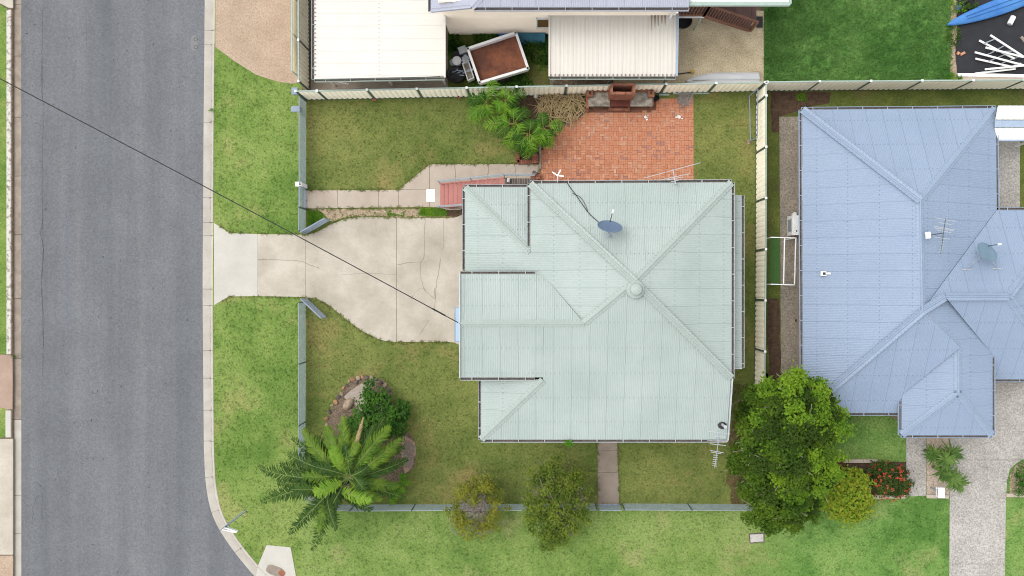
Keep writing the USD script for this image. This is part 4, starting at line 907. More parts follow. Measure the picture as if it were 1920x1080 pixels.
# ------------------------------------------------------------------ stairs
st = thing('staircase', 'straight red stair rising beside the green roofed house to a small landing', 'staircase')
nst = 14; Y1, Y0 = XY(860, 346)[1], XY(860, 388)[1]
xs0, xs1 = P(825, 360, .1)[0], P(946, 340, 2.3)[0]; rise = 2.35 / nst; go = (xs1 - xs0) / nst
for k in range(nst):
    MB().box((xs0 + (k + .5) * go, (Y0 + Y1) / 2, rise * (k + 1) - .02), (go - .03, Y1 - Y0, .045)).build('tread', m_red, st)
for y in (Y0 - .02, Y1 + .02):
    MB().bar([xs0, y, .02], [xs1, y, 2.25], .05, .22).build('stringer', m_red, st)
zl = 2.35; xl1 = P(1003, 335, zl)[0]
for k in range(12):
    w_ = (xl1 - xs1) / 12; MB().box((xs1 + (k + .5) * w_, (Y0 + Y1) / 2 - .1, zl - .03), (w_ - .012, Y1 - Y0 + .2, .05)).build('landing_board', m_greyboard, st)
for x in (xs1 + .1, xl1 - .1):
    for y in (Y0, Y1): MB().box((x, y, zl / 2 - .04), (.09, .09, zl - .1)).build('landing_post', m_timber, st)
for y in (Y1 + .06, Y0 - .06):
    MB().tube([[xs0 - .1, y, .95], [(xs0 + xs1) / 2, y, 2.15], [xs1, y, zl + .95]], .026, 8).build('handrail', m_steel, st); MB().tube([[xs0, y, .5], [(xs0 + xs1) / 2, y, 1.68], [xs1, y, zl + .5]], .02, 8).build('lower_rail', m_steel, st)
    for k in (0, .5, 1): MB().tube([[xs0 + (xs1 - xs0) * k, y, 2.3 * k], [xs0 + (xs1 - xs0) * k, y, 2.35 * k + .95]], .022, 8).build('baluster', m_steel, st)
for h in (.5, .95): MB().tube([[xs1, Y1 + .06, zl + h], [xl1, Y1 + .06, zl + h]], .022, 8).build('landing_rail', m_steel, st)
t = thing('plinth', 'concrete plinth with loose bricks under the foot of the red stair', 'plinth'); MB().prism(pxpoly([(816, 343), (826, 343), (826, 386), (864, 392), (864, 394), (842, 394), (816, 388)]), .02, .10).build('slab', m_path, t); MB().box(P(847, 389, .16), (.24, .11, .08), .02).build('brick', m_brick, t)
MB().box(P(807.5, 366.5, .045), (.42, .62, .02)).build('doormat', m_white, label='white rectangular mat on the path before the red stair', cat='doormat')
b = thing('landing_lamp', 'white box on the landing at the top of the red stair', 'box'); MB().box(P(953, 338, 2.6) - [0, 0, .12], (.11, .16, .45)).build('case', m_white, b); MB().box(P(953, 338, 2.6) + [0, 0, .11], (.08, .12, .02)).build('lid', m_alu, b)  # plain white box, gives no light
t = thing('pot_stand', 'stack of orange bricks beside the landing near the patio edge', 'bricks')
for k in range(4):
    for j in range(2):
        for i in range(2): MB().box((*(XY(1004, 331, .3) + [(-.12 + i * .24) if k % 2 else (-.06 + j * .12), (-.06 + j * .12) if k % 2 else (-.12 + i * .24)]), .07 + k * .08), (.23, .11, .075), 0 if k % 2 else math.pi / 2).build('brick', m_brick, t)
t = thing('watering_can', 'small blue pot on the brick stack by the patio corner', 'pot', (*XY(1002, 325, .4), .355)); MB().lathe([(0, 0), (.08, 0), (.11, .2), (.1, .2), (.07, .03)], (0, 0, 0), 16).build('pot', mat('blue_pot', C(88, 124, 190), rough=.4), t); MB().lathe([(0, .17), (.1, .17)], (0, 0, 0), 12).build('soil', m_soil, t)

# ------------------------------------------------------------------ barbecue
bq = thing('brick_barbecue', 'brick barbecue with two grey benchtops, rusty hotplate and chimney against the fence', 'barbecue')
def course(x0, x1, y0, y1, z0, z1, mt=m_brick, jit=0.0, gap=.006, name='brick'):
    r = rng(int(abs(x0 * 1000 + y0 * 77 + z0 * 13)) % 10000); h = .076; nz = max(1, round((z1 - z0) / (h + .01)))
    along_x = (x1 - x0) > (y1 - y0); L = (x1 - x0) if along_x else (y1 - y0); nb = max(1, round(L / .24))
    for k in range(nz):
        for i in range(nb):
            o = .5 * (k % 2) / nb * 0
            s0, s1 = L * i / nb, L * (i + 1) / nb; zc_ = z0 + (k + .5) * (z1 - z0) / nz; hh = (z1 - z0) / nz - .01
            cx, cy = (x0 + (s0 + s1) / 2, (y0 + y1) / 2) if along_x else ((x0 + x1) / 2, y0 + (s0 + s1) / 2)
            MB().box((cx + r.normal(0, .003), cy + r.normal(0, .003), zc_), (s1 - s0 - gap, y1 - y0, hh) if along_x else (x1 - x0, s1 - s0 - gap, hh)).build(name, mt, bq)
bx0, bx1 = XY(1098, 200)[0], XY(1222, 200)[0]; by0 = XY(1100, 208)[1]; byb = XY(1100, 178)[1]
h1 = .62
fx0, fx1 = XY(1142, 200)[0], XY(1178, 200)[0]
course(bx0, bx0 + .12, by0, byb, .0, h1); course(bx1 - .12, bx1, by0 + .1, byb, .0, h1)
course(fx0 - .06, fx0 + .06, by0 + .1, byb, 0, h1); course(fx1 - .06, fx1 + .06, by0 + .1, byb, 0, h1)
course(bx0, bx1, byb - .02, byb + .1, 0, .80); course(fx0 - .05, fx1 + .05, by0 - .04, by0 + .1, 0, .3)
zb = h1 + .01
for a, b_, yy in ((bx0 + .1, fx0 - .02, by0 + .08), (fx1 + .04, bx1 - .06, by0 + .08)): MB().prism(sbox(a, yy, b_, byb - .03), zb, zb + .06).build('benchtop', m_benchtop, bq)
MB().box(((fx0 + fx1) / 2, (by0 + byb) / 2 + .0, zb + .02), (fx1 - fx0 - .04, byb - by0 - .15, .02)).build('hotplate', m_plate, bq)
# chimney and side piers
course(fx0 - .1, fx1 + .12, byb - .42, byb - .30, zb + .07, zb + 1.33); course(fx0 - .1, fx0 + .02, byb - .30, byb + .1, zb + .07, zb + 1.33); course(fx1, fx1 + .12, byb - .30, byb + .1, zb + .07, zb + 1.33); course(fx0 + .02, fx1, byb + .0, byb + .1, .82, zb + 1.33)
for xx in (bx0, bx1 - .30): course(xx, xx + .30, byb - .30, byb - .19, zb + .07, zb + .32); course(xx, xx + .11, byb - .19, byb - .03, zb + .07, zb + .32); course(xx + .2, xx + .30, byb - .19, byb - .03, zb + .07, zb + .32)
course(bx0 - .05, bx0 + .15, by0 - .06, by0 + .02, 0, .2)
t = thing('tin_can', 'small blue tin on the barbecue benchtop', 'tin', (*XY(1210, 179.5, .7), zb + .06)); MB().lathe([(0, 0), (.045, 0), (.045, .12), (0, .12)], (0, 0, 0), 14).build('can', m_bluegrey, t)
t = thing('bucket', 'black bucket on the ground beside the brick barbecue', 'bucket', (*XY(1229, 186), .02)); MB().lathe([(0, 0), (.12, 0), (.15, .28), (.14, .28), (.11, .02), (0, .02)], (0, 0, 0), 18).build('pail', m_dark, t)
for k, (x, y) in enumerate(((1211, 219), (1274, 219))):
    r = rng(900 + k); b = MB()
    for _ in range(10): b.box((*(XY(x, y) + r.normal(0, .06, 2)), .035 + r.uniform(0, .03)), (r.uniform(.05, .12), r.uniform(.03, .07), .01), r.uniform(0, 6), r.uniform(-.5, .5))
    b.build('paper_scrap', m_white, label=('crumpled white paper on the patio just below the barbecue benchtop', 'crumpled white paper on the patio right of the barbecue')[k], cat='litter')
# bundle of dead twigs and a stick leaning on the fence
def tangle(name, label, cat, c, rad, n, mt, seed, zmax=.25, L=(.2, .6), w=.012, ell=(1, 1), kind=None):
    r = rng(seed); b = MB()
    for _ in range(n):
        a = r.uniform(0, 6.3); q = rad * math.sqrt(r.uniform()); p = np.array([c[0] + q * math.cos(a) * ell[0], c[1] + q * math.sin(a) * ell[1], .02 + r.uniform(0, zmax)]); l = r.uniform(*L); g = r.uniform(0, 6.3)
        d = np.array([math.cos(g), math.sin(g), r.normal(0, .12)]) * l / 2; side = np.array([-math.sin(g), math.cos(g), 0]) * w * r.uniform(.6, 1.5)
        m = p + [0, 0, l * .05]; v = np.array([p - d - side * .4, p - d + side * .4, m - side, m + side, p + d * 1., p + d + side * .3]); v[:, 2] = np.maximum(v[:, 2], .015)
        b.add(v, [[0, 2, 1], [1, 2, 3], [2, 4, 3], [3, 4, 5]])
    return b.build(name, mt, label=label, cat=cat, kind=kind)
tangle('twig_heap', 'grey bundle of dead twigs on the pavers below the fence', 'twigs', XY(1283, 186), .36, 130, mat('pale_dead_twigs', C(214, 204, 198, 1.3), C(180, 170, 164), island=.3, rough=.9), 21, .18, (.15, .5), .011)
MB().tube([P(1289, 187, .1), P(1312, 166, 1.3)], .018, 6).build('wooden_stake', m_twig, label='thin grey stick leaning from the twig heap against the fence', cat='stick')
tangle('dry_frond_heap', 'heap of dry straw coloured palm fronds beside the brick barbecue', 'dry fronds', XY(1052, 200), 1.2, 230, m_tan, 22, .4, (.4, 1.3), .019, (1.0, .66))
tangle('bark_litter', 'pink grey bark pieces in the corner garden bed right of the palm', 'bark chips', XY(767, 852), .5, 220, m_twig, 23, .06, (.08, .25), .016, (.6, 1.3), kind='stuff')
# garden stones around the bed behind the fronds
def stone(p, s, seed, mt, name='stone', label=None, cat='stone', group=None, parent=None):
    m = trimesh.creation.icosphere(subdivisions=2); k = meshkit.fbm(m.vertices * 1.3 + seed * 3.1, 3); v = m.vertices * (.65 + .7 * k)[:, None] * np.asarray(s) / 2
    return MB().add(v @ Rz(seed * 1.7).T + np.array([p[0], p[1], s[2] * .25]), m.faces).build(name, mt, parent, smooth=50, label=label, cat=cat if label else None, group=group)
r = rng(31)
ring = [(613, 798), (612, 785), (618, 772), (622, 760), (630, 754), (634, 744), (641, 738), (644, 727), (650, 722), (655, 715), (662, 712), (668, 716), (672, 709), (680, 707), (687, 708), (697, 708), (706, 711), (714, 717), (722, 722), (729, 730), (730, 742), (728, 752), (733, 760), (733, 772), (738, 785)]
gr = 'stones edging the corner garden bed'
for k, (x, y) in enumerate(ring):
    s = r.uniform(.15, .3); mt = [m_stone, m_orangestone, m_darkstone][(0 if k % 3 == 0 else 1 if k % 3 == 1 else 2) if k < 15 else (2 if k % 3 else 0)]
    stone(XY(x, y), (s, s * r.uniform(.6, .9), s * .6), k + 1, mt, label={m_stone: 'pale stone', m_orangestone: 'orange stone', m_darkstone: 'dark stone'}[mt] + ' in the ring edging the corner garden bed', group={m_stone: 'pale', m_orangestone: 'orange', m_darkstone: 'dark'}[mt] + ' stones edging the corner garden bed')
stone(XY(654, 756), (.42, .62, .4), 55, m_stone, label='large pale upright boulder on the sandy soil of the corner bed', cat='boulder')
gr2 = 'grey stones between cane bed and patio'
for k, (x, y) in enumerate(((1090, 214), (1083, 218), (1076, 221), (1068, 224), (1062, 229), (1057, 233), (1051, 238), (1047, 243))):
    s = r.uniform(.18, .3); stone(XY(x, y), (s, s * .7, s * .6), k + 80, m_darkstone, label='small grey stone edging the patio beside the dry fronds', group=gr2)
stone(XY(1005, 179), (.3, .22, .14), 95, m_white, label='pale flat rock below the fence behind the palms', cat='rock')
# brick edging of the palm bed
be = thing('brick_edging', 'orange brick edging along the palm bed beside the concrete path', 'edging')
for x in np.arange(972, 1000, 3.2): MB().box(P(x, 304, .09), (.105, .2, .18)).build('brick', m_brick, be)
for y in np.arange(277, 303, 3.2): MB().box(P(970.5, y, .09), (.2, .105, .18)).build('brick', m_brick, be)
for i in range(3):
    for j in range(3): MB().box(P(1000.5 + i * 3.4, 293 + j * 5, .13 + .03 * ((i + j) % 2)), (.115, .17, .18), .05 * (i - j)).build('brick', m_brick, be)
MB().box(P(1013, 292, .06), (.10, 1.3, .1)).build('timber_edge', m_twig, label='grey weathered timber edging between palm bed and patio', cat='edging')
for x, y, l in ((702, 187, 'loose orange brick at the foot of the fence left of the palms, farther left'), (861, 182.5, 'loose orange brick at the foot of the fence next to the palms')):
    MB().box((*XY(x, y), .04), (.23, .11, .08)).build('loose_brick', m_brick, label=l, cat='brick')

# ------------------------------------------------------------------ things on roofs
def dish(label, c, w, az, tilt, arm, mt, legs=None, name='satellite_dish'):
    t = thing(name, label, 'satellite dish'); m = trimesh.creation.icosphere(subdivisions=3)
    n = np.array([math.cos(az) * math.cos(tilt), math.sin(az) * math.cos(tilt), math.sin(tilt)]); e1 = np.array([-math.sin(az), math.cos(az), 0]); e2 = np.cross(n, e1)
    rr, th = np.meshgrid(np.linspace(0, 1, 8), np.linspace(0, 2 * np.pi, 36, endpoint=False), indexing='ij')
    def bowl(o): return (c + n * o + (rr * np.cos(th))[..., None] * e1 * w[0] / 2 + (rr * np.sin(th))[..., None] * e2 * w[1] / 2 + (rr ** 2)[..., None] * n * .09).reshape(-1, 3)
    k = 36; i, j = np.meshgrid(np.arange(7), np.arange(k), indexing='ij'); f = np.stack([i * k + j, i * k + (j + 1) % k, (i + 1) * k + (j + 1) % k, (i + 1) * k + j], -1).reshape(-1, 4)
    b = MB(); b.add(bowl(0), f); b.add(bowl(-.012), f[:, ::-1]); b.build('reflector', mt, t, smooth=40)
    rim = c + np.cos(np.linspace(0, 2 * np.pi, 37))[:, None] * e1 * w[0] / 2 + np.sin(np.linspace(0, 2 * np.pi, 37))[:, None] * e2 * w[1] / 2 + n * .09
    MB().tube(rim, .012, 6).build('rim', mt, t)
    tip = c + n * arm - e2 * w[1] * .0 ; low_ = c - e2 * w[1] * .46 + n * .05 if (c - e2)[2] < (c + e2)[2] else c + e2 * w[1] * .46 + n * .05
    MB().tube([low_, tip], .016, 6).build('feed_arm', m_dark, t); d_ = (tip - low_) / np.linalg.norm(tip - low_)
    MB().tube([tip - d_ * .05, tip + d_ * .12], .045, 8).build('feed_horn', m_white, t)
    return t, c, n
zd = pN.on(1143, 440)[2]
dc = P(1143, 428, zd + .75)
t, c_, n_ = dish('slate blue oval satellite dish on the pale green roof', dc, (1.02, .92), math.radians(82), math.radians(35), .78, m_dish)
foot = np.array([dc[0], dc[1] - .28, pN.z(dc[0], dc[1] - .28)])
MB().tube([foot, foot + [0, 0, .45], dc - n_ * .02], .028, 8).build('mast', m_steel, t); MB().box(foot + [0, 0, .03], (.2, .2, .03)).build('base_plate', m_steel, t)
pts = [pN.on(1063, 343) + [0, 0, .04]]
for x, y in ((1072, 356), (1080, 366), (1088, 378), (1095, 388), (1103, 399), (1111, 407), (1118, 413), (1124, 418)): pts.append(pN.on(x, y) + [0, 0, .04])
MB().tube(pts, .016, 6).build('antenna_cable', m_cable, label='black cable running down the green roof from the dish to the eave', cat='cable')
MB().tube([pN.on(x, y) + [0, 0, .05] for x, y in ((1073, 362), (1078, 365), (1086, 368), (1093, 376), (1099, 388), (1102, 397))], .011, 6).build('antenna_cable', m_cable, label='second thinner cable looping beside the first on the green roof', cat='cable')
zd = fN.on(1848, 470)[2]; zd2 = fNw.on(1848, 478)[2]
dc2 = P(1848, 474, zd2 + .8)
t, c_, n_ = dish('grey blue satellite dish on splayed white legs on the blue roof', dc2, (1.0, .85), math.radians(58), math.radians(60), .8, mat('grey_blue_dish', C(132, 160, 180), rough=.45))
for a, b in (((1811, 505), (1837, 487)), ((1870, 504), (1852, 488))):
    pa = fNw.on(*a); MB().tube([pa + [0, 0, .03], dc2 - n_ * .08], .02, 6).build('leg', m_steel, t); MB().bar(pa + [-.22, 0, .03], pa + [.22, 0, .03], .04, .03).build('foot', m_alu, t)
def yagi(label, boom, elems, mt, mast=None, group=None, rr=.013):
    t = thing('tv_antenna', label, 'antenna'); MB().tube(boom, .018, 6).build('boom', mt, t)
    for a, b in elems: MB().tube([a, b], rr, 6).build('element', m_alu, t)
    if mast is not None: MB().tube(mast, .022, 8).build('mast', m_steel, t)
    return t
z5 = 5.7; b = lambda x, y: P(x, y, z5)
el = [(b(1327, 808.5), b(1369, 813.5)), (b(1335, 817), b(1360, 820))]
for (xa, ya, xb2, yb) in ((1331, 829, 1365, 828), (1331, 832, 1361, 835.5), (1326, 826.5, 1366, 826.5)): el.append((b(xa, ya), b(xb2, yb)))
el += [(b(1331, 844.5), b(1357, 849)), (b(1333, 847.5), b(1352, 851))] + [(b(1337.5 + k * -.3 - .2, 853 + k * 4), b(1346 - k * .5, 854 + k * 4)) for k in range(6)]
yagi('tv antenna with ladder of short rods overhanging the front corner of the green roof', [b(1348, 808), b(1346.5, 830), b(1344, 850), b(1340, 877)], el, m_steel, [pS.on(1346, 822), b(1346.3, 832)])
z6 = fE.on(1766, 440)[2] + .9; b = lambda x, y: P(x, y, z6)
el = [(b(1753, 408.5), b(1792, 415)), (b(1760, 417.5), b(1784, 421)), (b(1751.5, 424), b(1789, 431)), (b(1752, 427), b(1788, 433)), (b(1756, 431), b(1784, 436.5)), (b(1750, 444), b(1781, 448.5))] + [(b(1766 - k * .7, 452.5 + k * 3), b(1770.5 - k * .7, 453.5 + k * 3)) for k in range(8)]
yagi('tv antenna with long and short rods standing on the blue roof', [b(1773, 410), b(1769, 436), b(1767.5, 450), b(1763.5, 476)], el, m_fpost, [fE.on(1768, 444), b(1768.5, 442)])
t = thing('panel_antenna', 'small white panel antenna on an arm beside the blue roof tv antenna', 'antenna'); MB().box(b(1740, 441), (.2, .28, .08), .1).build('panel', m_white, t); MB().tube([b(1743, 441), b(1768, 437)], .016, 6).build('arm', m_dark, t)
z5 = 5.5; b = lambda x, y: P(x, y, z5)
yagi('tv antenna with one very long rod above the patio eave', [b(1261.5, 317), b(1264, 330), b(1266.5, 345)], [(b(1207, 334), b(1314, 305)), (b(1236, 338), b(1294, 325.5)), (b(1250, 337), b(1281, 332)), (b(1258, 341), b(1272, 338))], m_alu, [P(1266.5, 345, 4.95), b(1266.5, 345)])
t = thing('wind_spinner', 'white three bladed spinner on a short mast at the patio eave', 'wind spinner'); c_ = P(1045.5, 329, 5.6); MB().tube([P(1045.5, 342, 4.9), c_], .022, 6).build('mast', m_white, t)
for g in (62, 148, 352): MB().bar(c_, c_ + np.array([math.cos(math.radians(g)), math.sin(math.radians(g)), .05]) * .27, .05, .015).build('blade', m_white, t)
MB().sphere(c_, .045, 1).build('hub', m_white, t)
# power line to the gable
end = P(859, 605, 5.25); a0 = P(-160, 64, 7.6); n = 40; pts = [a0 * (1 - s) + end * s - np.array([0, 0, 1.4 * 4 * s * (1 - s) * .5]) for s in np.linspace(0, 1, n)]
MB().tube(pts, .021, 6).build('power_line', m_cable, label='black overhead service line crossing the road to the green roofed house', cat='cable')
t = thing('line_clamp', 'black clamp hanging on the service line near the gable', 'clamp'); MB().tube([pts[-3] - [0, 0, .03], pts[-2] - [0, 0, .02]], .035, 6).build('clamp', m_cable, t); MB().box(pts[-3] + [0, 0, -.06], (.08, .05, .12)).build('hook', m_cable, t)

# ------------------------------------------------------------------ street sign, pits
sgn = thing('street_sign', 'street sign post with one long blue grey blade and two white ones', 'street sign')
bp = XY(424.5, 990.5); zt = 2.7; top = P(423, 988, zt)
sp = np.array([top[0], top[1]])
MB().tube([[*sp, 0], [*sp, zt + .12]], .03, 10).build('pole', m_steel, sgn)
a_, b_ = P(413.5, 994, zt), P(459, 956.5, zt); MB().bar(a_, b_, .03, .2).build('sign_blade', mat('blue_grey_sign', C(104, 136, 156), rough=.4), sgn)
for (x0, y0, x1, y1), dz in (((421, 988, 445.5, 996.5), .0), ((418, 992, 443, 997.5), -.26)):
    MB().bar(P(x0, y0, zt + dz), P(x1, y1, zt + dz), .05, .2).build('sign_blade', m_white, sgn, label='white sign blade')
def pit(label, poly, z, mt, name='pit_lid', frame=True):
    t = thing(name, label, 'pit lid'); p = pxpoly(poly)
    if frame: MB().prism(p.buffer(.05).difference(p), -.02, z + .004).build('frame', m_darkstone, t)
    MB().prism(p.buffer(-.006), -.02, z + .012).build('lid', mt, t); c = p.centroid
    for dx in (-.25, .25): MB().box((c.x + dx, c.y, z + .014), (.05, .02, .006)).build('lifting_hole', m_dark, t)
pit('pale concrete pit lid in the lawn below the leafy tree', [(1406, 1002), (1431, 1000.5), (1431.5, 1015), (1407, 1017)], .015, m_conc2)
th = np.linspace(0, 2 * np.pi, 24)
def sq(c, a, b, rot): return [(c[0] + math.copysign(abs(math.cos(q)) ** .6, math.cos(q)) * a * math.cos(rot) - math.copysign(abs(math.sin(q)) ** .6, math.sin(q)) * b * math.sin(rot), c[1] + math.copysign(abs(math.cos(q)) ** .6, math.cos(q)) * a * math.sin(rot) + math.copysign(abs(math.sin(q)) ** .6, math.sin(q)) * b * math.cos(rot)) for q in th]
pit('brown rounded pit lid in the concrete at the street corner', sq((516, 1070), 17, 9, .35), .024, m_pit, frame=False)
sheet('rust_mark', wobble(pxpoly(sq((529, 1074), 6, 5, .6)), .05, .06, seed=6), .042, m_rust, parent=cp)

# ------------------------------------------------------------------ trailer and rubbish by the north house
def quadpts(L, z): return [P(x, y, z) for x, y in L]
tr = thing('box_trailer', 'box trailer with white sides and a rusty brown tray parked in the weeds', 'trailer')
zt = 1.05; q4 = quadpts([(877, 91), (967, 61), (990, 128), (899, 155)], zt); zb_ = .55
cen = sum(q4) / 4
for i in range(4):
    a, b_ = q4[i], q4[(i + 1) % 4]; d_ = (b_ - a) / np.linalg.norm(b_ - a)
    MB().bar(a + [0, 0, -.25] + d_ * .0, b_ + [0, 0, -.25], .05, .46).build('side_panel', m_white, tr); MB().bar(a - d_ * .04, b_ + d_ * .04, .12, .06).build('rim', m_white, tr)
MB().prism(Polygon([p[:2] for p in q4]).buffer(-.02), .58, .62).build('tray', m_rust, tr)
ex = (q4[1] - q4[0]) / np.linalg.norm(q4[1] - q4[0]); ey = (q4[3] - q4[0]) / np.linalg.norm(q4[3] - q4[0])
for s in (-1, 1):
    wc = cen + ey * s * (np.linalg.norm(q4[3] - q4[0]) / 2 + .02); wc[2] = .3
    MB().tube([wc - ey * .09, wc + ey * .09], .3, 18).build('wheel', m_dark, tr)
MB().bar([*(cen - ex * 1.2)[:2], .5], [*(cen - ex * 1.9)[:2], .45], .08, .08).build('drawbar', m_steel, tr)
t = thing('wheelie_bag', 'black plastic rubbish bag heap beside the carport edge', 'rubbish bag'); m = trimesh.creation.icosphere(subdivisions=3); k = meshkit.fbm(m.vertices * 2.2 + 3, 4)
MB().add(m.vertices * (.7 + .6 * k)[:, None] * [.46, .42, .42] + P(855, 139, .3), m.faces).build('bag', m_dark, t, smooth=40)
b = MB(); r = rng(12)
for _ in range(6): p = P(855, 136, .72) + np.r_[r.normal(0, .1, 2), 0]; b.bar(p, p + [r.uniform(.1, .3), r.uniform(-.05, .15), .02], .05, .02)
b.build('blue_strap', m_bluegrey, t)
def drum(label, px, py, rad, h, mt, name='bucket', top=None):
    t = thing(name, label, 'bucket', (*XY(px, py, h), 0)); MB().lathe([(0, 0), (rad * .9, 0), (rad, h), (rad * 1.05, h), (rad * 1.05, h + .03), (0, h + .03)], (0, 0, 0), 22).build('pail', mt, t); MB().lathe([(rad * .8, h + .031), (rad * .9, h + .045), (0, h + .04)], (0, 0, 0), 22).build('lid', top or mt, t)
drum('white lidded plastic bucket beside the black rubbish bag', 856.5, 114, .21, .55, m_white)
drum('second grey white bucket partly behind the white lidded one', 850, 117, .17, .4, m_steel)
t = thing('laundry_tub', 'long dirty white tub leaning on the trailer end', 'tub'); q4b = quadpts([(866, 119), (878, 111), (889.5, 146), (877, 152)], .6); po = Polygon([p[:2] for p in q4b])
MB().prism(po.difference(po.buffer(-.05)), .2, .62).build('rim', m_white, t); MB().prism(po.buffer(-.045), .2, .5).build('basin', m_benchtop, t)
t = thing('storage_crate', 'grey plastic crate at the upper trailer corner', 'crate'); MB().box(P(868, 96, .4), (.36, .3, .5), .35).build('body', m_steel, t); MB().box(P(868, 96, .4) + [0, 0, .26], (.39, .33, .03), .35).build('lid', m_gut, t)
t = thing('tool_bag', 'small black bag between the grey crate and white bucket', 'bag'); MB().sphere(P(858, 103, .25), .22, 2, (1.2, .9, .9)).build('bag', m_dark, t, smooth=True)
tangle('plastic_wrap', 'crumpled white and purple plastic wrap on the dirty tub', 'wrap', XY(873, 110, .7), .16, 60, m_gut, 45, .05, (.1, .25), .03)
for l in [stage.GetPrimAtPath('/World/plastic_wrap')]:
    UsdGeom.Xformable(l).AddTranslateOp().Set(Gf.Vec3d(0, 0, .6))
t = thing('blue_sheet', 'blue plastic sheets leaning along the foot of the north house wall', 'plastic sheet')
for (xa, xb2), mt, za in (((936, 960), m_blue, .32), ((958, 1022), m_bluetarp, .42)):
    a_, b_ = XY(xa, 66)[0], XY(xb2, 66)[0]; MB().add([[a_, wy - .06, za], [b_, wy - .06, za], [b_, wy - .55, .03], [a_, wy - .55, .03], [a_, wy - .03, za], [b_, wy - .03, za]], [[0, 1, 2, 3], [0, 4, 5, 1]]).build('sheet', mt, t)
# timber deck stair
dk = thing('deck_stair', 'brown timber stair with balustrade beside the gravel yard', 'staircase')
zd_ = 3.78
dA, dB = P(1274, 10, zd_), P(1331, 12, zd_); dC = P(1421, 41, 1.45); dy = dA[1]
dB[1] = dA[1]
for (a, b2, zz0, zz1, n) in ((dA, dB, zd_, zd_, 9), (dB, np.array([dC[0], dA[1], 1.45]), zd_, 1.45, 18)):
    lo0, lo1 = a - [0, 0, 1.35], b2 - [0, 0, 1.35]
    MB().bar(a, b2, .09, .05).build('top_rail', m_timber, dk); MB().bar(lo0, lo1, .06, .12).build('bottom_rail', m_timber, dk)
    for s in np.linspace(.04, .96, n): MB().bar(lo0 * (1 - s) + lo1 * s, a * (1 - s) + b2 * s, .05, .03).build('baluster', m_timber, dk)
    for p in (a, b2): MB().box([p[0], p[1], p[2] - .68], (.1, .1, 1.42)).build('post', m_timber, dk)
MB().bar(dB - [0, 0, 1.5], np.array([dC[0], dA[1], .05]), .05, .26).build('stringer', m_timber, dk)
nb = 11
for k in range(9):
    s = (k + .5) / 9; p = (dB - [0, 0, 1.5]) * (1 - s) + np.array([dC[0], dA[1], .15]) * s; MB().box(p + [0, .6, .0], (.28, 1.1, .04)).build('tread', m_deck, dk)
x0_ = dA[0]; x1_ = dB[0]
for k in range(14):
    w_ = (x1_ - x0_) / 14; MB().box((x0_ + (k + .5) * w_, dA[1] + 1.6, 2.3), (w_ - .012, 3.2, .04)).build('deck_board', m_deck, dk)
for x in (x0_ + .3, x1_ - .1): MB().box((x, dA[1] + 2.9, 1.1), (.12, .12, 2.2)).build('stump', m_timber, dk)
lw = thing('lower_deck', 'purple brown weathered boards beside the deck stair', 'decking'); lx0, lx1 = XY(1370, 20)[0], XY(1417, 20)[0]
for k in range(10): w_ = (lx1 - lx0) / 10; MB().box((lx0 + (k + .5) * w_, XY(0, 20)[1] + .6, .12), (w_ - .012, 2.4, .05)).build('board', m_deck, lw)
MB().prism(pxpoly([(1418, 31), (1430, 31), (1430, 52), (1418, 52)]), .004, .03).build('rubber_mat', m_dark, label='black rubber mat at the foot of the deck stair', cat='mat')
t = thing('clothes_hoist_arm', 'white rail with pale green leg beside the smaller carport', 'rail'); MB().bar(P(1271, 32, 2.2), P(1320, 32, 2.2), .07, .08).build('beam', m_white, t); MB().tube([P(1314, 35, 2.1), P(1301, 56, .02)], .045, 8).build('leg', m_frail, t)
t = thing('tub', 'round black tub under the white rail', 'tub', (*XY(1280, 41), .01)); MB().lathe([(0, 0), (.35, 0), (.42, .3), (.40, .3), (.33, .03), (0, .03)], (0, 0, 0), 22).build('shell', m_dark, t)
# upturned dinghy, half behind the fence
dg = thing('dinghy', 'upturned grey aluminium dinghy on the gravel behind the fence', 'boat')
LB = 3.5; us = np.linspace(0, 1, 26); cr = []
c0_ = P(1285, 148, 0); 
for u_ in us:
    wv = .42 * (1 - (1 - min(u_ / .55, 1)) ** 2.2) ** .8 + .03; hv = .5 * (.55 + .45 * min(u_ / .4, 1)); aa = np.linspace(0, math.pi, 15)
    cr.append(np.c_[np.full(15, c0_[0] + u_ * LB), c0_[1] - .15 + wv * np.cos(aa) * .95, .02 + hv * np.sin(aa) ** .7 + .02 * np.abs(np.sin(aa * 7)) ** 8])
v = np.vstack(cr); i, j = np.meshgrid(np.arange(25), np.arange(14), indexing='ij'); f = np.stack([i * 15 + j, i * 15 + j + 1, (i + 1) * 15 + j + 1, (i + 1) * 15 + j], -1).reshape(-1, 4)
b = MB(); b.add(v, f); b.f.append(np.array([[25 * 15, 25 * 15 + k, 25 * 15 + k + 1] for k in range(1, 14)])); b.build('hull', mat('pale_aluminium', C(240, 240, 242), C(214, 216, 222), scale=1.5, rough=.4, stretch=(.5, 6, 1)), dg, smooth=35)
MB().bar([c0_[0] + .25, c0_[1] - .15, .50], [c0_[0] + LB, c0_[1] - .15, .56], .06, .06).build('keel', m_gut, dg)
t = thing('whipper_tool', 'black garden tool with yellow head lying by the smaller carport', 'garden tool'); MB().tube([P(1270, 139, .08), P(1296, 135.5, .12)], .025, 6).build('shaft', m_dark, t); MB().box(P(1298, 134.5, .12), (.16, .12, .16)).build('head', mat('yellow_plastic', C(226, 180, 70), rough=.5), t)
